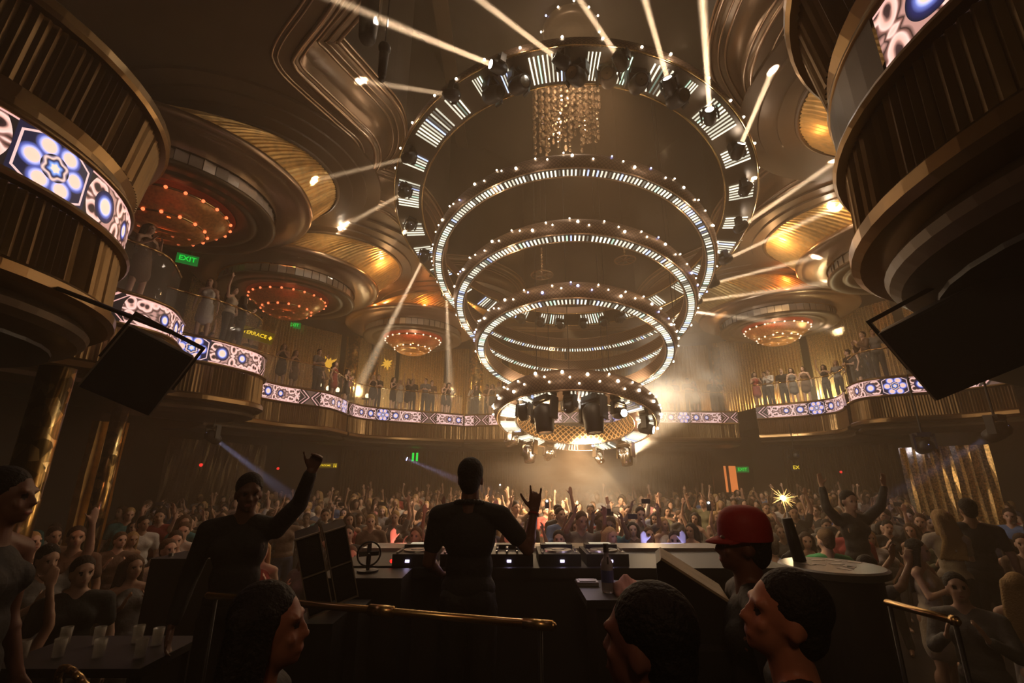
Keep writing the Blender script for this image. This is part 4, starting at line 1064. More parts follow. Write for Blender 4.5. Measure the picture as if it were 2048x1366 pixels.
# ---- people on the balconies
FPOS={k:P for k,P,_,_ in BALC}
MZ=[]
def on_balc(key,f,back,dx=0):
    P=FPOS[key]; i=int(f*(len(P)-1)); n=normals2(P)[i]; p=P[i]; return (p.x-n.x*back,p.y-n.y*back), math.atan2(n.x,-n.y)
mlist=[ # balcony, fraction, set-back, pose, cloth, hair, label
 ('L3',.30,.55,'f_down','black','blond','blond woman in black with bare legs at the rail, leftmost under the far amber bowl'),
 ('L3',.44,.5,'f_clap','black','dark brown','long-haired woman in short black dress clapping at the rail left of the raised arms'),
 ('L3',.56,.5,'f_up2','black','black','woman in black dress throwing both arms up right below the amber bowl'),
 ('L3',.62,.9,'m_down','black','dark brown','man peering between the clapping woman and the woman with raised arms'),
 ('L3',.70,.5,'m_fold','grey','black','man in grey shirt with folded arms beside the raised arms'),
 ('L3',.86,.5,'f_clap','black','blond','blond woman in a short black dress clapping at the rail, pale legs showing'),
 ('L3',.95,.8,'m_clap','white','black','man in bright white shirt glowing beside the clapping blond woman'),
 ('C',.05,.5,'f_hip','black','dark brown','dark-haired woman in black top standing left of the gold mosaic column'),
 ('C',.12,.7,'f_down','cream','blond','blond woman turned away beside the gold mosaic column on the centre balcony'),
 ('C',.17,.5,'m_clap','cream','brown','man in cream leaning on the rail right of the gold column'),
 ('C',.22,.6,'f_clap','brown','dark brown','woman in brown leaning on the centre rail, seen left of the ring edge'),
 ('C',.28,.5,'m_fold','grey','black','man in grey at the centre rail seen through the lowest wide ring'),
 ('C',.34,.6,'f_phone','cream','brown','woman in cream with hands before her face at the centre rail'),
 ('C',.40,.5,'m_clap','brown','black','man in brown shirt at the centre rail above the control box'),
 ('C',.47,.6,'f_down','pink','brown','woman in pink dress at the centre rail'),
 ('C',.54,.5,'m_down','cream','dark brown','man in cream shirt at the centre rail, arms down'),
 ('C',.61,.5,'f_clap','black','blond','blond woman in black at the centre rail'),
 ('C',.68,.6,'m_fold','white','black','man in white shirt with folded arms at the centre rail'),
 ('C',.76,.5,'m_down','grey','brown','man in grey at the right end of the centre rail'),
 ('C',.88,.7,'f_down','brown','black','woman in brown dress in the smoke at the right of the centre balcony'),
 ('R3',.10,.6,'m_down','black','black','man in black standing in thick smoke on the back right balcony'),
 ('R3',.35,.9,'m_down','navy','brown','man in navy shirt in thin smoke on the back right balcony'),
 ('R3',.58,.6,'f_down','grey','brown','seated-looking woman in grey on the back right balcony'),
 ('R3',.70,1.3,'f_hip','cream','brown','woman in cream with hand on hip on the back right balcony'),
 ('R3',.88,.9,'m_down','black','blond','fair-haired man in dark jacket left of the woman in the red dress'),
 ('R2',.04,.45,'f_clap','red','dark brown','woman in short red dress with bare legs at the right rail'),
 ('R2',.14,.8,'m_clap','white','brown','man in white shirt just behind the woman in red at the right rail'),
 ('R2',.24,.9,'m_down','black','blond','broad man in black behind the right rail, turned sideways'),
 ('R2',.40,.5,'f_down','brown','dark brown','woman in short brown dress at the right rail with bare legs'),
 ('R2',.50,.9,'f_up1','black','black','dark-haired woman in black top with one arm up behind the right rail'),
 ('R2',.60,.6,'f_hip','grey','blond','blond woman in grey with hand on hip at the right rail'),
 ('R2',.80,.5,'m_fold','black','black','large man in black jacket before the lit mosaic column at right'),
 ('R2',.95,.6,'f_down','black','dark brown','dark-haired woman in black before the brightest curtain glare at right'),
 ('R1',.05,.8,'f_clap','brown','black','woman in brown talking beside the hung loudspeaker, left one'),
 ('R1',.22,.5,'m_clap','brown','black','man in brown with bare forearms standing tall left of the hung loudspeaker'),
 ('R1',.42,.5,'m_down','grey','black','man in grey turned away, nearest the hung loudspeaker edge'),
 ('L2',.10,1.6,'m_up1','black','black','dancer in black with bent raised arm behind the left drum'),
 ('L2',.35,1.3,'m_down','black','black','dark figure standing behind the rail of the curved left balcony'),
 ('L2',.55,1.1,'f_down','brown','brown','woman in brown dress behind the curved left rail'),
 ('L2',.80,.9,'f_phone','pink','dark brown','woman in pink with hands up near the golden flower'),
 ('L2',.97,.6,'f_down','red','dark brown','woman in long red dress before the lit mosaic column at left'),
 ('L3',.02,.9,'m_down','black','black','man in black right beside the woman in the long red dress'),
 ('L3',.08,1.6,'m_fold','black','dark brown','man in black silhouetted against the round curtain glare'),
 ('L3',.14,.7,'f_clap','black','black','crouching-looking woman in black left of the pink shirt'),
 ('L3',.20,1.2,'m_down','pink','brown','man in pale pink shirt before the curtain glare'),
 ('L1',.18,.6,'f_down','white','brown','woman in tight white dress seen from the left drum balcony stairs'),
 ('L1',.36,.55,'f_up1','cream','dark brown','woman in glittering cream top with one arm out on the left drum'),
 ('L1',.62,.7,'f_hip','black','dark brown','woman in black with bare shoulders at the brass rail of the left drum'),
 ('L1',.80,.8,'f_down','black','brown','woman in black dress at the right end of the left drum rail'),
 ('La',.35,.7,'m_clap','black','black','bald-looking man in black leaning over the short left balcony'),
 ('La',.62,.6,'f_clap','brown','dark brown','woman in brown leaning on the short left balcony rail'),
 ('L3',.12,1.3,'m_clap','brown','black','man in brown half hidden behind the woman in the long red dress'),
 ('L3',.37,.9,'m_fold','black','black','man in black cap of hair standing behind the blond woman at left of the bowl'),
 ('L3',.50,.8,'f_down','cream','blond','blond woman in cream seen just left of the raised arms'),
 ('L3',.78,.8,'m_down','brown','brown','man in brown between the folded arms and the clapping blond woman'),
 ('L3',.90,.45,'f_down','black','black','black-haired woman in a dark dress beside the glowing white shirt'),
 ('C',.02,.9,'m_clap','white','blond','fair man in white at the very left of the centre balcony'),
 ('C',.09,1.0,'m_fold','brown','brown','man in brown behind the blond woman by the gold mosaic column'),
 ('C',.145,.45,'f_down','black','dark brown','woman in dark dress with bare legs right below the gold mosaic column'),
 ('C',.195,.9,'m_clap','white','black','man in bright white shirt lit by the glare right of the gold column'),
 ('C',.25,.45,'f_clap','cream','blond','blond woman in cream clapping at the centre rail, left ring edge'),
 ('C',.31,.9,'m_down','brown','dark brown','man in brown shirt in the second row at the centre balcony'),
 ('C',.37,.5,'f_down','red','brown','woman in red seen through the lowest wide ring'),
 ('C',.435,.9,'m_clap','pink','black','man in pink shirt in the second row above the lowest drum'),
 ('C',.505,.5,'f_clap','brown','dark brown','woman in brown clapping above the lowest drum'),
 ('C',.575,.9,'m_fold','grey','blond','fair man in grey with folded arms right of the control box'),
 ('C',.645,.9,'f_up1','cream','brown','woman in cream with one arm up at the centre rail'),
 ('C',.72,.5,'f_down','navy','black','woman in navy dress near the right end of the centre rail'),
 ('R3',.22,.5,'f_clap','black','black','woman in black fading in the smoke right of the man in black'),
 ('R3',.48,.5,'m_fold','brown','black','man in brown with folded arms, left of the seated-looking woman'),
 ('R3',.80,.5,'m_clap','grey','dark brown','man in grey leaning on the back right rail before the chevrons'),
 ('R2',.09,1.2,'m_fold','navy','black','man in navy behind the woman in the short red dress'),
 ('R2',.32,.5,'f_down','grey','dark brown','woman in grey right of the broad man in black'),
 ('R2',.70,1.0,'m_down','brown','black','man in brown left of the large man in the black jacket'),
 ('R2',.88,.9,'m_clap','black','brown','man in black right of the lit mosaic column at right'),
 ('L2',.45,.6,'f_clap','black','brown','woman in black leaning on the curved left rail'),
 ('L2',.68,.6,'m_fold','grey','black','man in grey with folded arms left of the golden flower'),
 ('L2',.90,1.1,'m_down','brown','dark brown','man in brown between the golden flower and the red dress'),
]
for key,f,bk,pose,cl,hr_,lab in mlist:
    (x,y),yaw=on_balc(key,f,bk)
    hgt=1.66 if pose[0]=='f' else 1.78
    o=mk_person(pose,(x,y,MEZZ),yaw+rp.gauss(0,.3),lab,'guests on the balconies',cl,hr_,rp.choice(('pale','light','light','tan')),hgt,'black')
    if 'white dress' in lab: o.location.z=MEZZ
# ---- people on the stage, seen from close by
def special(pose,loc,yaw,label,cloth,hair,skin,h,vox=.009,cvox=.012,trous='black',name='person'):
    ms=person_meshes(pose,vox,cvox); return mk_person(None,loc,yaw,label,None,cloth,hair,skin,h,trous,ms,name)
# the DJ, seen from behind, right arm bent up with two fingers out. (local front -Y; yaw pi turns him to the crowd)
djR=[(-.16,-.05,-.19),(-.035,-.10,.21),(-.10,-.05,1),(.25,-1,.1),(.15,1.3,1.25,.10),.9]
djL=[(.06,-.02,-.27),(-.02,-.20,-.10),(-.1,-1,-.2),(0,0,-1),(.6,.6,.6,.6)]
dj=special(dict(hair='short',garment='shirt',armL=djL,armR=djR,head=(-.04,0,.06)),(-.265,3.08,STAGE),PI-.12,'DJ seen from behind in black T-shirt with two fingers raised, headphones round the neck','black','black',(.20,.085,.05),1.775,.0065)
hp=MB()
pts=[(.092*math.cos(R_(a)),.015+.085*math.sin(R_(a)),1.475+.018*math.sin(R_(a))) for a in range(-60,241,15)]
hp.tube([Vector(p) for p in pts],.014,8)
h_=hp.build('headphones',M_blackp,None,True,dj.location); h_.rotation_euler=dj.rotation_euler; h_.scale=dj.scale; tag(h_,'black headphones worn round the DJ\'s neck','headphones')
for a in(-60,240):
    MB().cyl((.092*math.cos(R_(a))-.012,.015+.085*math.sin(R_(a)),1.45),(.092*math.cos(R_(a))+.03*(1 if a<0 else -1),.015+.085*math.sin(R_(a))-.02,1.45),.036,.034,16).build('ear_cup',M_blackp,h_,True)
wb_=MB().lathe([(.032,-.008),(.036,-.006),(.036,.006),(.032,.008)],18).build('wristband',mat('red band',(.4,.03,.03),.5),dj,True)
_S=Vector((-.195,.01,1.40))+Vector(djR[0])+Vector(djR[1])*.93; wb_.location=_S; wb_.rotation_euler=Vector(djR[1]).to_track_quat('Z','Y').to_euler()
# man at left with his arm flung up
lr=[(.15,-.14,.16),(.07,-.14,.20),(.3,-.2,.9),(0,-1,0),(1.3,1.3,1.3,1.3)]
special(dict(hair='short',garment='long',armL=lr,head=(.15,0,.35)),(-1.68,3.05,STAGE),.0+.25,'man in dark clothes at left of stage punching one arm up','black','black',(.16,.07,.04),1.68)
# seated people: root height from the head height
def stool(x,y,zs,label):
    e=empty('bar_stool',(x,y,STAGE),label,'stool','dark stools behind the booth'); h=max(.2,zs-STAGE)
    MB().lathe([(.001,h),(.16,h),(.17,h-.03),(.16,h-.06),(.001,h-.06)],20).build('seat',M_black,e,True); MB().cyl((0,0,.02),(0,0,h-.05),.025,.025,10).cyl((0,0,0),(0,0,.03),.17,.15,20).build('stem',M_black,e)
def seated(px,py,Y,pose,yaw,label,skin,h=1.72,stl=None,hairc='black'):
    s=h/1.75; p=aty(px,py,Y); b=pose.get('bend',0); hy=-.67*math.sin(b)*s; hz=(.95+.67*math.cos(b))*s
    x=p.x-hy*-math.sin(yaw)*1.0; x=p.x-(-hy)*math.sin(yaw); y=p.y+(-hy)*math.cos(yaw); z=p.z-hz
    pose=dict(pose,sit=1); o=special(pose,(x,y,z),yaw,label,'black',hairc,skin,h)
    stool(x,y,z+.80*s-.01,stl); return o
cap_man=seated(1482,1092,2.05,dict(hair='short',garment='shirt',head=(0,0,0)),-PI/2-.25,'man in bright red cap seen in profile beside the wedge monitor',(.17,.06,.035),1.72,'tall stool under the man in the red cap')
M_cap=mat('red felt',(.42,.012,.012),.6,0,bump=(40,.3,.005))
c=MB()
c.lathe([(.098,-.03),(.100,.0),(.097,.04),(.085,.075),(.06,.098),(.03,.108),(.001,.11)],24)
c.v=[(x*.92,y*1.08,z) for x,y,z in c.v]
cp=c.build('cap',M_cap,None,True); cp.parent=cap_man; cp.location=(0,.02,1.675)
v=MB(); 
for i in range(13):
    t=PI+PI*i/12; 
    for r_,zz in((1.0,0),(1.62,-.022),(1.62,-.030),(1.0,-.010)): v.v.append((.088*math.cos(t)*(1 if r_<1.1 else .9),.098*math.sin(t)*r_,zz))
for i in range(12):
    for j in range(4): a=4*i+j;b_=4*i+(j+1)%4; v.f.append((a,a+4,b_+4,b_))
v.build('cap_peak',M_cap,cp,True).location=(0,0,-.015)
seated(1512,1240,1.38,dict(hair='short',garment='long',head=(-.55,.1,.1),bend=.35),-PI/2-.35,'dark-haired man near the lens bowing his reddish lit face to the left',(.50,.18,.10),1.66,'stool under the bowing dark-haired man')
seated(1272,1292,1.14,dict(hair='short',garment='shirt',head=(-.2,0,.2),bend=.2),-PI*.78,'dark head and shoulders at the bottom centre right, turned away',(.26,.10,.07),1.66,'stool under the dark head at the bottom centre right')
seated(553,1262,1.42,dict(fem=1,hair='long',garment='shirt',head=(-.12,0,0),bend=.08),PI/2+.25,'long-haired woman in profile facing right, in front of the brass rail',(.34,.13,.07),1.62,'stool under the long-haired woman in profile')
special(dict(hair='short',garment='tank',head=(0,0,0)),(-2.08,1.98,STAGE),PI/2+.3,'person at the left edge of the frame with a bare shoulder catching light','black','black',(.20,.09,.055),1.70)
# nearer guests of note on the floor
NEAR=[('f_hip',(-3.7,3.45),.9,'black','blond','light','blond curly-haired woman in dark top nearest the left tables',1.66),
 ('f_up1',(-3.0,3.0),-2.2,'black','black','tan','woman in black dress bending one bare arm over her head near the left tables',1.60),
 ('f_down',(-4.4,3.7),-2.4,'black','black','tan','woman with bare arms in black seen from behind at the left tables',1.76),
 ('m_up1',(-4.3,4.6),1.2,'grey','black','light','man in pale grey shirt pointing across the left crowd',1.80),
 ('m_down',(-3.6,4.2),.7,'black','dark brown','light','man in dark shirt bending beside the stage, left of the table lights',1.76),
 ('f_down',(-2.95,4.95),.3,'blue','blond','light','blond woman in light blue dress left of the raised arm silhouette',1.62),
 ('f_hip',(5.2,5.9),2.7,'cream','blond','pale','blond woman in short pale dress standing above the crowd at right',1.72),
 ('m_down',(5.65,6.0),2.5,'black','black','tan','man in black jacket close beside the blond woman in the pale dress',1.84),
 ('f_clap',(6.2,5.6),2.0,'black','dark brown','light','dark-haired woman in sleeveless black left of the bright bead curtain',1.76),
 ('m_up2',(4.55,6.5),.2,'black','black','tan','tall man in black lifting both arms high beside the yellow EXIT sign',1.92),
 ('f_clap',(4.6,5.6),.5,'cream','black','light','woman in cream dress with dark hair above the round counter',1.72),
 ('m_down',(3.3,6.3),3.1,(.20,.27,.52),'dark brown','light','man in pale blue shirt bending near the sparkler',1.66),
 ('m_down',(3.75,5.9),3.0,(.03,.26,.10),'brown','light','man in green T-shirt with his back turned under the sparkler',1.80),
 ('f_down',(4.3,4.3),2.6,'white','blond','pale','blond woman in white top seen from behind right of the counter',1.62),
 ('m_down',(4.55,4.0),-2.3,(.25,.10,.05),'dark brown','light','bulky man in reddish shirt from behind at the right rail',1.74),
 ('m_phone',(3.5,4.9),1.2,'grey','black','tan','man holding a lit phone over the counter at right',1.66),
]
for k_,(x,y),yw,cl,hr_,sk,lab,hh in NEAR:
    z=FLOOR if not('above the crowd' in lab or 'close beside the blond' in lab or 'left of the bright bead' in lab or 'EXIT' in lab) else FLOOR+.30
    mk_person(k_,(x,y,z),yw,lab,'guests close to the stage',cl,hr_,sk,hh)
# hands of the front row stretched over the booth: two people with blue lit arms, one pink lit
for k_,(x,y),sk,lab in(('f_up2',(1.50,4.95),'pale','front row fan with both blue-lit hands stretched up right of the bottle'),('m_up1',(1.98,4.9),'light','front row fan with one hand up beside the blue-lit pair of hands'),('m_up1',(-.55,4.9),'pale','front row fan with pink-lit forearm raised close left of the DJ'),('f_up1',(-.98,4.95),'pale','front row fan with pink-lit open hand above the decks')):
    mk_person(k_,(x,y,FLOOR+.02),random.uniform(-.15,.15),lab,'front row fans at the booth','black','dark brown',sk,1.60 if k_=='f_up2' else 1.62)
# ================================================================== BOOTH AND STAGE EQUIPMENT
M_count=mat('tan ledge sheen',(.40,.33,.25),.35,0,noise=(5,.2)); M_case=mat('black flight case',(.016,.015,.015),.5); M_steel=mat('brushed steel',(.45,.43,.40),.35,.9)
TT=-.62
e=empty('dj_booth',(.35,3.85,STAGE),'long black DJ booth counter with tan back ledge','booth')
b=MB(); b.box((-.0,0,(TT-STAGE)/2-.03),(3.1,.62,TT-STAGE-.06)); b.build('body',M_case,e)
MB().box((0,-.02,TT-STAGE-.03),(3.2,.72,.06)).build('counter_top',M_blackp,e)
MB().box((.0,.50,TT-STAGE+.0),(3.25,.30,.05)).build('back_ledge',M_count,e)  # reflected light on the ledge is put into its tan colour
MB().box((0,.60,(TT-STAGE)/2),(3.0,.04,TT-STAGE-.05)).build('front_board',M_case,e)
rb=random.Random(3)
def player(x,label,mixer=False):
    e=empty('mixer' if mixer else 'media_player',(x,3.72,TT),label,'mixer' if mixer else 'player',None if mixer else 'media players on the booth'); W=.30
    MB().box((0,0,.04),(W,.38,.08)).box((0,.10,.095),(W*.8,.10,.03)).build('case',M_blackp,e)
    if mixer:
        for i in range(4):
            for j in range(5): MB().cyl((-.11+i*.073,.14-j*.05,.08),(-.11+i*.073,.14-j*.05,.105),.011,.009,10).build('knob',M_steel if (i+j)%3 else M_black,e)
            MB().box((-.11+i*.073,-.14,.085),(.012,.03,.022)).build('fader',M_steel,e)
    else:
        MB().cyl((0,-.04,.08),(0,-.04,.092),.105,.10,32).cyl((0,-.04,.092),(0,-.04,.096),.05,.05,24).build('jog_wheel',M_steel,e)
        MB().box((0,.12,.112),(.16,.07,.004),None).build('screen',E_screen2,e)
        for j in range(5): MB().cyl((-.12,-.16+j*.035,.08),(-.12,-.16+j*.035,.09),.010,.010,10).build('button',M_steel,e)
        MB().box((.125,-.05,.086),(.012,.035,.03)).box((.125,-.05,.082),(.02,.16,.003)).build('fader',M_steel,e)
    MB().box((rb.uniform(-.08,.08),-.192,.035),(.028,.004,.016)).build('edge_light',E_purp,e)
    return e
E_screen2=emis('player screen glow',(.9,.75,.5),.5)
player(-.70,'black media player leftmost on the booth, purple light on its front'); player(-.36,'media player half hidden left of the DJ\'s hip')
player(-.0,'mixer with rows of silver knobs right in front of the DJ',True); player(.34,'media player right of the DJ with purple front light'); player(.68,'rightmost media player with crowded silver knobs, near the bottle')
for x,c,l in((-.86,E_redl,'tiny red light between the decks at left'),(.1,E_orange,'tiny orange light beside the DJ\'s right hip')):
    o=MB().sph((0,0,0),.014,8,5).build('indicator_light',c,None,True,(x,3.56,TT+.03)); tag(o,l,'light')
lamp('booth_light','POINT',(-.5,4.0,TT+.35),1.2,(1,.35,.3),.05); lamp('booth_light','POINT',(.5,3.5,TT+.25),.5,(.9,.7,1),.04)
# side shelf with the bottle and the towel
e=empty('side_table',(.72,3.05,STAGE),'small black side table right of the booth holding bottle and towel','table')
MB().box((0,0,-.66-STAGE-.02),(.62,.5,.04)).build('table_top',M_case,e); MB().box((0,0,(-.70-STAGE)/2),(.5,.4,-.70-STAGE)).build('body',M_case,e)
M_bot=mat('frosted bottle',(.55,.50,.52),.15,0,trans=.5)
bt=empty('bottle',(.565,2.98,-.66),'clear bottle with black cap and blue label standing on the side table','bottle')
MB().lathe([(.001,0),(.032,0),(.036,.01),(.036,.15),(.033,.168),(.018,.185),(.014,.20),(.014,.222)],24).build('body',M_bot,bt,True)
MB().lathe([(.0165,.215),(.0165,.262),(.001,.262)],18).build('cap',M_black,bt)
MB().lathe([(.0368,.055),(.0368,.12)],24).build('label_band',mat('blue label',(.05,.07,.22),.5),bt,True)
MB().box((.0,-.0368,.175),(.010,.002,.04)).build('print',M_black,bt)
tw=MB(); rt=random.Random(4); n=14
for i in range(n):
    for j in range(n):
        x=-.11+.22*i/(n-1); y=-.09+.18*j/(n-1); z=.075*math.exp(-((x+.03)/.07)**2-((y)/.07)**2)+.022*abs(math.sin(x*48+y*20))+.006
        tw.v.append((x,y,z))
for i in range(n-1):
    for j in range(n-1): a=i*n+j; tw.f.append((a,a+n,a+n+1,a+1))
o=len(tw.v); tw.v+=[(x,y,0) for x,y,_ in tw.v[:o]]; tw.f+=[tuple(k+o for k in f[::-1]) for f in tw.f[:]]
for k in range(n-1):
    for a,b_ in((k,k+1),((n-1)*n+k+1,(n-1)*n+k)): tw.f.append((a,b_,b_+o,a+o))
    for a,b_ in(((k+1)*n,k*n),(k*n+n-1,(k+1)*n+n-1)): tw.f.append((a,b_,b_+o,a+o))
t_=tw.build('towel',mat('pink towel',(.62,.33,.30),.9),None,True,(.70,2.95,-.659)); tag(t_,'crumpled pinkish towel beside the bottle','towel')
o=MB().box((0,0,.012),(.13,.10,.024)).box((0,-.0,.026),(.10,.07,.006)).build('small_device',M_steel,None,False,(.47,3.16,-.659)); tag(o,'small flat grey device left of the bottle','device')
lamp('work_light','POINT',(.9,2.7,-.42),.35,(1,.55,.4),.03)
# wedge monitor on the right
def prism(prof,w):
    m=MB(); n=len(prof)
    for s in(-w/2,w/2): m.v+=[(s,y,z) for y,z in prof]
    m.f=[tuple(range(n))[::-1],tuple(range(n,2*n))]+[(i,(i+1)%n,n+(i+1)%n,n+i) for i in range(n)]
    return m
e=empty('wedge_monitor',(.80,2.30,-.66),'black wedge stage monitor with a tan lit sloping top, left of the red cap','speaker',None,(0,0,-1.85))
prism([(-.13,0),(.15,0),(.15,.15),(-.11,.305),(-.13,.29)],.34).build('cabinet',M_case,e)
g=prism([(.146,.152),(.150,.160),(-.106,.314),(-.112,.304)],.32); g.build('grille',mat('tan lit board',(.42,.33,.22),.6,noise=(9,.2)),e)  # lit look of the sloping top is put into its tan colour
MB().box((0,-.133,.14),(.12,.006,.04)).build('handle',M_steel,e)
o=MB().box((0,0,(-.662-STAGE)/2),(.42,.5,-.662-STAGE)).build('flight_case',M_case,None,False,(.80,2.30,STAGE)); tag(o,'black flight case under the wedge monitor','case')
# two leaning monitors on the left
for i,(px,py,Y,lab) in enumerate(((628,1148,2.62,'leaning black monitor with pale edge strips, left of the pair'),(682,1128,2.85,'leaning black monitor with pale edge strips, right of the pair'))):
    p=aty(px,py,Y); e=empty('stage_monitor',p,lab,'speaker','twin leaning monitors left of the booth',(R_(8),R_(-16),R_(24)))
    MB().box((0,.09,0),(.12,.17,.40)).build('cabinet',M_case,e)
    for z in(-.1,.1): MB().box((0,-.006,z),(.10,.012,.18)).build('grille',M_grille,e)
    f=MB(); 
    for c,s in(((-.058,-.006,0),(.006,.018,.41)),((.058,-.006,0),(.006,.018,.41)),((0,-.006,.2),(.122,.018,.006)),((0,-.006,-.2),(.122,.018,.006)),((0,-.006,0),(.12,.018,.006))): f.box(c,s)
    f.build('edge_strips',mat('worn pale edge',(.30,.25,.19),.5),e)
    q=MB().box((0,0,(-.72-STAGE)/2),(.22,.24,-.72-STAGE)).build('monitor_stand',M_case,None,False,(p.x+.02,p.y+.10,STAGE)); tag(q,'black stand block under the %s leaning monitor'%('left' if i==0 else 'right'),'stand')
p=aty(738,1108,3.35); e=empty('desk_fan',(p.x,p.y,TT-.0),'small round black fan cage behind the leaning monitors','fan')
MB().lathe([(.075+.006*math.cos(t),.006*math.sin(t)) for t in[TAU*k/8 for k in range(8)]],32,closed=True).build('cage',M_black,e,True,(0,0,.11)).rotation_euler=(PI/2,0,.4)
for k in range(4):
    m_=MB().box((.035,0,0),(.06,.03,.004),Euler((.4,0,0)).to_matrix()).build('blade',M_black,e,False,(0,0,.11)); m_.rotation_euler=(PI/2,k*PI/2,.4)
MB().cyl((0,0,0),(0,0,.11),.012,.010,12).cyl((0,0,0),(0,0,.012),.07,.07,20).build('stand',M_black,e)
e=empty('side_counter',(p.x,p.y,STAGE),'black side counter left of the decks carrying the small fan','table'); MB().box((0,0,(TT-STAGE)/2),(.55,.4,TT-STAGE)).build('body',M_case,e)
# round counter on the right with cards strewn on it, and the post
e=empty('round_counter',(2.30,3.60,STAGE),'round black counter right of the booth with white cards strewn on top','table')
MB().lathe([(.001,TT-STAGE),(.32,TT-STAGE),(.34,TT-STAGE-.01),(.34,TT-STAGE-.05),(.31,TT-STAGE-.06)],48).build('counter_top',mat('dull grey top',(.11,.10,.085),.3),e)
MB().lathe([(.29,TT-STAGE-.05),(.29,0)],48).build('drum',M_case,e)
for i in range(9):
    a=rb.uniform(0,TAU); r=.06+.20*((i*.37)%1); o=MB().box((0,0,.0012),(.085,.05,.0022)).build('card',mat('white card',(.7,.66,.6),.6),None,False,(2.30+r*math.cos(a),3.60+r*math.sin(a)*.9,TT)); o.rotation_euler=(0,0,rb.uniform(0,3)); tag(o,'white card strewn on the round counter','card','cards on the round counter')
o=MB().cyl((0,0,0),(-.05,0,.30),.045,.04,14).build('post',M_black,None,True,(2.16,3.74,TT)); tag(o,'short thick black post rising from the round counter','post')
# brass rails
def rail(P,label,br=None,r=.016):
    e=empty('brass_rail',P[0],label,'rail','brass rails at the back of the stage'); P=[Vector(p)-Vector(P[0]) for p in P]
    MB().tube(P,r,10).build('tube',M_brass,e,True)
    for f in(.03,.97): q=P[0].lerp(P[-1],f); MB().cyl(q,(q.x,q.y,STAGE-e.location.z),.010,.010,8).build('post',M_case,e,True)
    if br: a=P[0].lerp(P[-1],br-.035); b_=P[0].lerp(P[-1],br+.035); MB().cyl(a,b_,.024,.024,14).build('coupling',M_brass,e,True)
    q=P[-1]; MB().cyl(P[-2].lerp(q,.93),q,.021,.021,12).build('end_cap',M_brass,e,True)
    return e
rail([(-1.58,2.64,-.60),(.17,2.14,-.60)],'long brass rail with a square coupling behind the DJ',.56)
rail([(1.84,2.50,-.60),(1.90,2.20,-.60)],'short brass rail at the right behind the round counter')
# chairs with brass hoops
def chair(loc,yaw,label):
    e=empty('lounge_chair',loc,label,'chair','brass hooped chairs on the stage',(0,0,yaw)); H=1.02
    P=[(.27*math.cos(R_(a)),.22*abs(math.sin(R_(a)))**.6+.02,.45+.57*math.sin(R_(a))**.5 if math.sin(R_(a))>0 else .45) for a in range(0,181,12)]
    MB().tube([Vector(p) for p in P],.012,8).build('hoop',M_brass,e,True)
    s=MB(); s.sph((0,.20,.72),1,16,10,(.23,.05,.26)); s.build('backrest',M_case,e,True)
    s=MB(); s.sph((0,-.02,.45),1,18,8,(.26,.25,.06)); s.build('seat',M_case,e,True)
    for x in(-.2,.2):
        for y in(-.2,.18): MB().cyl((x,y,.43),(x*1.1,y*1.1,0),.014,.011,8).build('leg',M_brass,e,True)
    return e
chair((-1.42,2.05,STAGE),2.6,'dark chair with brass hooped back at the lower left'); chair((.20,1.60,STAGE),2.9,'dark chair with brass hooped back at the bottom centre')
# low table with glasses on the left
e=empty('bottle_table',(-2.30,2.95,STAGE),'dark low table with glasses at the left of the stage','table')
MB().box((0,0,.70),(.8,.5,.04)).build('table_top',M_case,e)
for x in(-.35,.35):
    for y in(-.2,.2): MB().box((x,y,.34),(.04,.04,.68)).build('leg',M_case,e)
for i in range(8):
    x=-.34+(i%4)*.2+rb.uniform(-.03,.03); y=-.12+.22*(i//4)+rb.uniform(-.03,.03)
    o=MB().lathe([(.001,.002),(.026,.002),(.030,.09),(.028,.09),(.024,.01),(.001,.008)],14).build('tumbler',mat('cut glass',(.75,.7,.6),.05,0,alpha=.35,spec=1),None,True,(-2.30+x,2.95+y,STAGE+.722)); tag(o,'glass tumbler on the low table at the left','glass','tumblers on the left table')
e=empty('lighting_console',(-2.66,4.35,STAGE),'console desk with small bright keys left of the raised arm silhouette','console')
MB().box((0,0,.5),(.7,.4,1.0)).build('desk',M_case,e)
for i in range(9): MB().box((-.28+i*.07,rb.uniform(-.12,.12),1.012),(.03,.02,.024)).build('key',M_steel,e)
# hung loudspeakers
def hung(loc,roll,size,label):
    f=Vector(loc).normalized(); M_=f.to_track_quat('Y','Z').to_matrix()@Euler((R_(6),R_(roll),0)).to_matrix(); rot=M_.to_euler()
    e=empty('hung_loudspeaker',loc,label,'speaker','big loudspeakers hung beside the stage',rot); w_,d_,h_=size
    MB().box((0,0,0),size).build('cabinet',M_case,e); MB().box((0,-d_/2-.006,0),(w_*.94,.012,h_*.94)).build('grille',M_grille,e)
    for s in(-1,1): MB().box((s*(w_/2+.008),0,0),(.012,d_*.96,h_*1.0)).build('edge_strip',mat('worn pale edge'),e)
    y=MB(); 
    for s in(-1,1): y.box((s*(w_/2+.03),0,h_*.3),(.02,.08,h_*.75))
    y.box((0,0,h_*.68),(w_+.08,.08,.03)); up=M_.transposed()@Vector((0,0,1)); tip=Vector((0,0,h_*.68))+up*(2.0-loc[2]-h_*.68) if loc[0]>0 else M_.transposed()@(Vector((-4.12,3.75,1.62))-Vector(loc)); y.cyl((0,0,h_*.68),tip,.02,.02,10); y.build('bracket',M_black,e)
    return e
hung(aty(282,738,3.4),22,(.44,.40,.50),'black loudspeaker hung tilted under the near left drum, pale edge')
hung(aty(1970,652,2.9),-21,(.92,.45,.55),'huge black loudspeaker hung tilted under the near right drum')
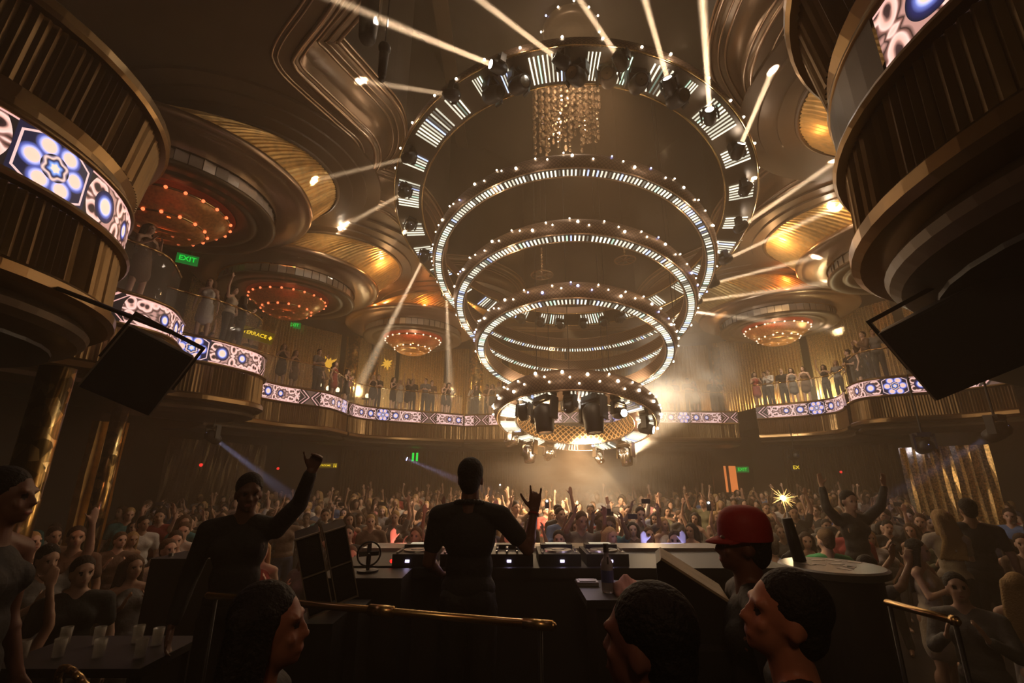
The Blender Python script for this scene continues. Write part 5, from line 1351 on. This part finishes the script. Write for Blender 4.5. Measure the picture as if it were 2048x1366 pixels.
# rig at the upper left
p=aty(738,45,6.2); e=empty('barrel_lamp',p,'thick black barrel lamp hanging at the top left of the opening','stage lamp'); MB().lathe([(.001,.75),(.17,.74),(.18,.2),(.15,-.35),(.12,-.42),(.001,-.41)],24).build('barrel',M_blackp,e,True); MB().cyl((0,0,.7),(0,0,2.6),.02,.02,8).build('hanger',M_black,e)
MB().box((0.16,0,.3),(.05,.10,.6)).build('bracket',M_chrome,e)
p=aty(768,110,6.2); e=empty('profile_lamp',p,'slim hanging lamp beside the thick barrel lamp at the top left','stage lamp')
MB().cyl((0,0,-.45),(0,0,.02),.07,.085,18).cyl((0,0,-.55),(0,0,-.45),.055,.055,16).build('barrel',M_blackp,e,True); MB().sph((0,0,.15),.11,14,10).build('housing',M_blackp,e,True); MB().cyl((0,0,.2),(0,0,2.4),.015,.015,8).build('hanger',M_black,e)
for i,(px,py,Y) in enumerate(((1084,550,14.2),(1250,520,14.8))):
    p=aty(px,py,Y); e=empty('hanging_disc',p,('small openwork disc on a crystal stem seen inside the middle ring','faint disc on a crystal stem in the smoke right of the first one')[i],'pendant','openwork discs on crystal stems')
    MB().lathe([(.36+.03*math.cos(t),.03*math.sin(t)) for t in[TAU*k/6 for k in range(6)]],36,closed=True).build('hoop',M_mould,e,True)
    s=MB()
    for k in range(4): s.box((0,0,0),(.7,.03,.03),Euler((0,0,k*PI/4)).to_matrix())
    s.build('spokes',M_mould,e); s=MB(); 
    for k in range(9): s.sph((0,0,.1+k*.11),.045,7,5,(1,1,1.2))
    s.build('stem',M_crys,e,True); MB().cyl((0,0,1),(0,0,CEILZ-p.z),.006,.006,5).build('wire',M_black,e)
o=MB().box((-2.35,17.5,CEILZ-.1),(.5,14,.2)); struct('ceiling_beam',o,M_bronze,'pale strip across the high ceiling at the left','beam')
# ================================================================== CURTAINS, COLUMNS, SIGNS
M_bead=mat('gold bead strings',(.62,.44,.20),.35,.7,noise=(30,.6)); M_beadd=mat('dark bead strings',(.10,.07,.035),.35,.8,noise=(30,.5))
def curtain(a,b,z0,z1,label,group,amp=.035,mt=None,step=.07):
    P,L=resample([Vector(a),Vector(b)],step); rr=random.Random(int(abs(a[0]*13+a[1]*7)))
    Nn=normals2(P); m=MB(); rows=7; ph=[rr.uniform(0,6) for _ in P]
    for i,(p,nn) in enumerate(zip(P,Nn)):
        for j in range(rows+1):
            z=z0+(z1-z0)*j/rows; o=(amp if i%2 else -amp)+.012*math.sin(ph[i]+z*3); t=.012*math.sin(ph[i]*2+z*4)
            m.v.append((p.x+nn.x*o+t,p.y+nn.y*o,z))
    for i in range(len(P)-1):
        for j in range(rows): q=i*(rows+1)+j; m.f.append((q,q+rows+1,q+rows+2,q+1))
    o=m.build('bead_curtain',mt or M_bead); tag(o,label,'curtain',group); return o
def off_wall(p,q,d=.5):
    p=Vector(p);q=Vector(q); t=(q-p).normalized(); n=Vector((t.y,-t.x)); return p+n*d,q+n*d
cz=[((-12.2,16),(-11.3,21),'dark bead curtain on the upper left wall behind the drum balcony'),((-11.3,21),(-9.2,23.6),'bead curtain left of the lit mosaic column on the upper left'),((-9.0,23.8),(-6.6,25.1),'bright bead curtain with the round glare, right of the lit mosaic column'),((-6.4,25.2),(-4.0,26.3),'bead curtain under the far amber bowl'),((-3.8,26.4),(-.6,26.7),'bead curtain between far amber bowl and the second gold column'),((-.2,26.8),(3.2,27.0),'bead curtain seen through the left half of the lowest rings'),((3.4,27.0),(7.0,26.8),'bead curtain seen through the right half of the lowest rings'),((7.2,26.7),(11.4,25.6),'bead curtain veiled by the right smoke'),((11.6,25.3),(14.6,22.2),'bead curtain behind the woman in the red dress'),((14.7,21.8),(16.3,18.4),'bright bead curtain behind the large man at right'),((16.4,18),(16.9,14),'bead curtain beside the hung loudspeaker edge')]
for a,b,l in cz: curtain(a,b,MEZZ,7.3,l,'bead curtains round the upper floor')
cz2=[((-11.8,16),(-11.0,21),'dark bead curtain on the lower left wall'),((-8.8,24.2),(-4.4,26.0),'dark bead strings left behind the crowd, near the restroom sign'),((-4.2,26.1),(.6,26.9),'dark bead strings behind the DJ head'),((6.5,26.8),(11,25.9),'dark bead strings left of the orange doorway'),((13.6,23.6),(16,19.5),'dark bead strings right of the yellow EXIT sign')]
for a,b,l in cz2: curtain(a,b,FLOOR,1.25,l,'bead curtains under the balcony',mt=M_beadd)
curtain((8.9,8.7),(8.2,9.9),-1.6,.55,'short bright bead curtain lit by a blue beam at the right','bead curtains at the sides',.03)
curtain((-7.62,8.35),(-7.30,8.75),-2.3,.95,'shining gold drape at the left under the balcony','bead curtains at the sides',.05,M_gold)
def column(x,y,z0,z1,r,label):
    o=MB().cyl((0,0,0),(0,0,z1-z0),r,r,28).build('mosaic_column',M_mosaic,None,True,(x,y,z0)); tag(o,label,'column','gold mosaic columns'); o['kind']='structure'
for px,Y,z0,z1,r,l in((703,23.0,MEZZ,7.0,.30,'lit gold mosaic column by the woman in the long red dress'),(748,24.3,MEZZ,7.0,.22,'gold mosaic column right of the round glare'),(952,25.6,MEZZ,8.6,.42,'tall bright mosaic column seen at the left edge of the rings'),(1663,21.3,MEZZ,7.0,.26,'gold mosaic column beside the brightest glare at right'),(1435,25.2,MEZZ,7.0,.25,'mosaic column dim in the right smoke')):
    p=aty(px,740,Y); column(p.x,p.y,z0,z1,r,l)
column(-4.85,4.75,FLOOR,1.1,.15,'dark mosaic column glinting under the near left drum'); column(-6.9,8.05,FLOOR,1.3,.12,'slim sparkling mosaic column left of the gold drape')
UPI=[0]
for px,py,Y,pw,c in((765,765,23.2,110,(1,.78,.42)),(705,790,22.0,30,AMB),(950,790,24.6,70,AMB),(985,745,25.2,80,(1,.78,.45)),(1100,770,25.6,50,AMB),(1420,770,24.6,50,AMB),(1655,760,20.7,170,(1,.80,.42)),(1600,780,21.5,40,AMB),(620,760,20.5,9,AMB),(1540,770,23.2,30,AMB),(860,770,24.4,45,AMB),(1745,740,17,12,AMB)):
    p=aty(px,py,Y); p.z=max(p.z,MEZZ+.35)
    o=MB().lathe([(.001,0),(.09,0),(.10,.03),(.07,.11),(.001,.11)],14).build('floor_uplight',M_black,None,False,(p.x,p.y,MEZZ)); 
    q=MB().cyl((0,0,.11),(0,0,.125),.06,.06,12).build('lens',E_house2 if 'E_house2' in globals() else emis('uplight lens glow',(1,.75,.4),6),o)
    tag(o,'floor uplight washing the bead curtain, '+('behind the crowd of the round glare','left of the woman in the long red dress','left of the second gold column','right of the second gold column','behind the left half of the rings','in the right smoke','at the brightest glare on the right','left of the brightest glare on the right','dim on the curved left balcony','right of the smoke','below the far amber bowl','near the hung loudspeaker')[UPI[0]],'lamp','uplights on the upper floor')
    UPI[0]+=1; lamp('uplight_light','POINT',(p.x,p.y,MEZZ+.9),pw*1.0,c,.12)
# table candles on the rail of the upper left floor
for i,(px,py,Y) in enumerate(((657,770,19.8),(677,764,20.2),(735,782,21.8),(638,775,19.0))):
    p=aty(px,py,Y); e=empty('table_lantern',(p.x,p.y,MEZZ),('second glowing lantern from the left behind the left rail','third glowing lantern from the left behind the left rail','glowing lantern nearest the leftmost woman under the amber bowl','leftmost glowing lantern behind the left rail')[i],'lantern','lanterns behind the left rail')
    MB().cyl((0,0,0),(0,0,.62),.03,.03,8).cyl((0,0,.62),(0,0,.65),.25,.25,18).build('table',M_black,e); MB().sph((0,0,.78),.09,10,8,(1,1,1.3)).build('glow',emis('lantern glow',(1,.66,.3),3.5),e,True)
# signs
def text(s,size,mt,parent,loc=(0,0,0),name='lettering'):
    c=bpy.data.curves.new(name,'FONT'); c.body=s; c.size=size; c.align_x='CENTER'; c.align_y='CENTER'; c.extrude=.006; c.offset=size*.012; c.materials.append(mt)
    o=bpy.data.objects.new(name,c); COL.objects.link(o); o.parent=parent; o.location=loc; o.rotation_euler=(PI/2,0,0)
    dg=bpy.context.evaluated_depsgraph_get(); dg.update(); me=bpy.data.meshes.new_from_object(o.evaluated_get(dg)); n=bpy.data.objects.new(name,me); COL.objects.link(n); n.parent=parent; n.location=loc; n.rotation_euler=(PI/2,0,0); bpy.data.objects.remove(o); return n
def facecam(p): return -math.atan2(p[0],p[1])
def sign(px,py,Y,w_,h_,txt,mt,label,back=None,glow=False,post=True,ts=None,tx=0):
    p=aty(px,py,Y); e=empty('sign',p,label,'sign',None,(0,0,facecam(p)))
    MB().box((0,.05,0),(w_,.08,h_)).build('housing',back or M_black,e); text(txt,ts or h_*.72,mt,e,(tx,0,0))
    if post: MB().box((0,.05,h_/2+.2),(.05,.05,.4)).build('hanger',M_black,e)
    return e
GP=mat('dark green plate',(.0,.03,.01),.4,emit=(0,.25,.03),es=.5)
sign(588,650,21.5,.62,.30,'EXIT',E_green,'green EXIT sign below the wide red-bulbed bowl chandelier',GP)
sign(375,518,13.5,.60,.32,'EXIT',E_green,'green EXIT sign below the dark red-bulbed bowl, beside the near left drum',GP)
sign(469,548,17.0,.40,.30,'EXIT',E_green,'narrow green EXIT sign left of the bright canopy',GP)
sign(1485,939,25.3,.62,.30,'EXIT',E_green,'green EXIT sign over the orange-lit doorway on the floor',GP)
sign(1597,935,23,.62,.32,'EXIT',E_yellow,'yellow EXIT sign under the right balcony')
s=sign(510,668,12.6,1.0,.34,'TERRACE',E_yellow,'yellow TERRACE sign with arrows left of the curved balcony',mat('dark amber plate',(.05,.03,.005),.4,emit=(.25,.14,.0),es=.25),ts=.15); s.rotation_euler.y=R_(10)
for sx in(-1,1):
    a=MB().box((sx*.41,-.005,.03),(.05,.01,.05)).add([(sx*.41-.06,-.01,.01),(sx*.41+.06,-.01,.01),(sx*.41,-.01,-.07)],[(0,1,2)]); a.build('arrow',E_yellow,s)
s=sign(652,931,24,1.10,.26,'RESTROOMS',E_yellow,'yellow RESTROOMS sign with two figures on the lower left wall',mat('dark amber plate'),ts=.12,tx=-.12)
for x in(.38,.47): MB().sph((x,-.01,.07),.022,8,6).cyl((x,-.01,-.08),(x,-.01,.045),.034 if x>.4 else .022,.016,8).build('figure',E_yellow,s)
s=sign(958,936,24.5,.55,.22,'>',E_yellow,'small yellow arrow sign right beside the DJ head'); 
for i,x in enumerate((826,834)):
    p=aty(x,914,24.5); o=MB().box((0,0,0),(.10,.05,.42)).build('green_light',E_green,None,False,p); tag(o,'narrow green light bar, %s of the pair left of the DJ'%('left one','right one')[i],'light')
for i,(px,py,Y,m_,l) in enumerate(((402,930,14,E_redl,'red lamp under the left drum balcony'),(556,937,18,E_redl,'red lamp left of the restroom sign'),(210,917,9,E_orange,'orange lamp right of the gold drape'),(1682,944,19,E_redl,'dim red lamp right of the yellow EXIT sign'))):
    o=MB().sph((0,0,0),.05 if i!=2 else .09,10,8).cyl((0,0,0),(0,0,max(.3,1.99-aty(px,py,Y).z)),.012,.012,6,mi=1).build('small_lamp',[m_,M_black],None,True,aty(px,py,Y)); tag(o,l,'lamp')
# orange lit doorway on the lower right
for i,(x0,w_) in enumerate(((1467,.36),(1528,.12),(1452,.10))):
    p=aty(x0,958,25.6); o=MB().box((0,0,0),(w_,.05,1.35)).build('orange_light',E_orange,None,False,p); tag(o,('broad orange light strip left of the green EXIT sign on the floor','slim orange light strip right of the green EXIT sign','faint slim orange strip leftmost at the doorway')[i],'light')
# golden flowers glowing on the upper left wall
for i,(px,py,Y,s_) in enumerate(((658,728,22.0,.62),(774,728,24.0,.50))):
    p=aty(px,py,Y); e=empty('flower_light',p,('golden flower shaped light left of the lit mosaic column','smaller dim golden flower light right of the round glare')[i],'wall light','flower lights on the upper wall',(0,0,facecam(p)))
    m=MB()
    for k in range(9):
        a=TAU*k/9; c,sn=math.cos(a),math.sin(a); L=s_*(.55+.2*(k%2)); m.add([(0,0,0),(L*.5*c-.12*sn*s_,-.06,L*.5*sn+.12*c*s_),(L*c,-.01,L*sn),(L*.5*c+.12*sn*s_,-.02,L*.5*sn-.12*c*s_),(0,.05,0)],[(0,1,2,3),(4,3,2,1)])
    m.build('petals',emis('golden petal glow',(1,.45,.04),.9 if i==0 else .9),e)
# blue beams from small lamps under the balcony
LASTH=['']
def blue(px,py,Y,tx,ty,TYd,pw,label,vis=True):
    p=aty(px,py,Y); q=aty(tx,ty,TYd); d=(q-p).normalized()
    LASTH[0]=moving_head(p+Vector((0,0,.27))-d*.15,d,label,'small blue lamps under the balcony',1.0,True,blue=True,up=Vector((0,0,1))).name
    MB().cyl((0,0,-.1),(0,0,max(.1,1.99-(p.z+.27))),.018,.018,8).build('drop_pipe',M_black,bpy.context.scene.objects[LASTH[0]])
    if pw: beam(p+d*.12,d,pw,9,(.35,.45,1),.6)
blue(433,880,11.2,548,968,13.0,8,'blue lamp under the left drum balcony with a slanting blue shaft')
blue(812,917,23.5,935,968,23.5,12,'blue lamp left of the green bars, shaft falling towards the DJ head')
blue(1980,873,7.9,1868,940,8.8,2.5,'blue lamp at the far right, shaft falling to the bead curtain')
blue(1843,897,9.5,1750,950,12,0,'small blue lamp second from the right edge'); blue(1583,915,19,1500,940,21,0,'small blue lamp above the yellow EXIT sign')
# sparkler and phone flashlights
p=Vector(aty(1566,996,5.9)); e=empty('sparkler',p,'blazing sparkler held high above the man in green','sparkler')
MB().sph((0,0,0),.028,12,8).build('spark_head',E_spark,e,True); m=MB(); rs=random.Random(8)
for i in range(46):
    v=Vector((rs.gauss(0,1),rs.gauss(0,1),rs.gauss(0,1))).normalized(); L=rs.uniform(.05,.17); m.cyl(v*.02,v*L,.0016,.0004,3)
m.build('sparks',emis('spark streak glow',(1,.55,.15),7),e); MB().cyl((0,0,0),(.06,.02,-.34),.006,.006,6).build('stick',M_steel,e); lamp('sparkler_light','POINT',p,45,(1,.7,.35),.03)
for i,(px,py,Y) in enumerate(((1094,1008,8.6),(1000,973,14.5),(1418,1012,8.0))):
    p=aty(px,py,Y); e=empty('phone',p,('phone with its white flash on, held right of the DJ\'s fingers','phone flash shining just right of the DJ head','phone with flash on left of the pale blue shirt')[i],'phone'); MB().box((0,.01,0),(.075,.01,.15)).build('case',M_blackp,e); MB().sph((0,0,.05),.016,8,6).build('flash',E_lens,e,True)
# ================================================================== FRONT WASHES
def wash(P,T,pw,ang,col,label,big=.8,r=.15):
    P=Vector(P); d=(Vector(T)-P).normalized(); moving_head(P+Vector((0,0,.25)),d,label,'wash lamps',big,True,up=Vector((0,0,1)))
    lamp('wash_light','SPOT',P+d*.25,pw,col,r,target=T,spot=ang,blend=.8)
# washes: small floor lamps at the booth front light the first rows pink (left) and blue (right)
for x,c,pw,l in((-.95,(1,.28,.22),7,'pink wash lamp on the booth front at the left'),(1.45,(.28,.36,1),6,'blue wash lamp on the booth front at the right'),(.2,(1,.42,.25),5,'amber wash lamp on the booth front at the centre')):
    o=MB().box((0,0,0),(.22,.06,.09)).build('wash_lamp',M_black,None,False,(x,4.44,TT-.12)); MB().box((0,.033,0),(.19,.005,.06)).build('lens',emis('wash lens glow',(1,.5,.4),.5),o); tag(o,l,'lamp')
    a=lamp('wash_light','AREA',(x,4.50,TT-.08),pw,c,size=.3,target=(x,6.2,-.3))
# added warm fill without fixtures, for the crowd and the foreground
lamp('crowd_fill','SPOT',(1.6,11.2,.9),1700,(1,.62,.34),.3,target=(1.2,12,-2),spot=150,blend=1)
lamp('crowd_fill','SPOT',(1.7,6.2,7.0),600,(1,.60,.33),.4,target=(1.6,9.5,-1.2),spot=70,blend=1)
lamp('side_light','SPOT',(-4.5,5.6,1.1),16,(1,.36,.16),.2,target=(-5.0,6.5,-1.5),spot=150,blend=1)
lamp('side_light','SPOT',(7.2,6.5,1.1),16,(1,.40,.18),.2,target=(6.2,6.8,-1.5),spot=150,blend=1)
lamp('stage_light','POINT',(.2,1.0,.75),1.1,(1,.28,.14),.2); lamp('back_fill','POINT',(.2,-1.6,2.2),30,(1,.66,.36),.3)  # unseen point added behind the camera lifts the dark haze
# smoke
def smoke(name,c,sc,dens,label,seed,thr=.42,col=(1,.80,.58)):
    m=bpy.data.materials.new('smoke '+str(seed)); m.use_nodes=True; nt=m.node_tree; nt.nodes.clear(); out=nt.nodes.new('ShaderNodeOutputMaterial')
    vs_=nt.nodes.new('ShaderNodeVolumeScatter'); vs_.inputs['Color'].default_value=c4(col); vs_.inputs['Anisotropy'].default_value=.1
    tc=nt.nodes.new('ShaderNodeTexCoord'); nz=nt.nodes.new('ShaderNodeTexNoise'); nz.inputs['Scale'].default_value=1.5; nz.inputs['Detail'].default_value=4; nz.inputs['Roughness'].default_value=.6; nz.inputs['Distortion'].default_value=.5
    mp=nt.nodes.new('ShaderNodeMapping'); mp.inputs['Location'].default_value=(seed,seed*2,0); nt.links.new(tc.outputs['Object'],mp.inputs['Vector']); nt.links.new(mp.outputs[0],nz.inputs['Vector'])
    gr=nt.nodes.new('ShaderNodeVectorMath'); gr.operation='LENGTH'; nt.links.new(tc.outputs['Object'],gr.inputs[0])
    f=N(nt,nz.outputs[0]).ss(thr,.72)*(N(nt,gr.outputs['Value'])*-1+1).ss(0,.7)*dens
    nt.links.new(f.s,vs_.inputs['Density']); nt.links.new(vs_.outputs[0],out.inputs['Volume'])
    b=MB().sph((0,0,0),1,20,14); o=b.build(name,m,None,True,c); o.scale=sc; tag(o,label,'smoke',None,'stuff'); return o
smoke('smoke',(5.6,15.7,3.6),(3.4,1.8,2.6),2.6,'bright drifting smoke right of the chandelier before the right balcony',3)
smoke('smoke',(3.3,16.0,.2),(4.8,2.2,2.3),2.4,'brown smoke hanging over the crowd below the lowest drum',7)
smoke('smoke',(3.2,18.8,7.9),(4.2,1.8,3.2),.6,'thin smoke curling inside the upper rings',12)
lamp('smoke_light','SPOT',(1.7,12.6,.9),900,(1,.72,.44),.1,target=(3.8,16,-.2),spot=70,blend=.9)
lamp('smoke_light','SPOT',(3.6,14.2,.6),3200,(1,.76,.52),.1,target=(6.2,16,4.0),spot=60,blend=.8)
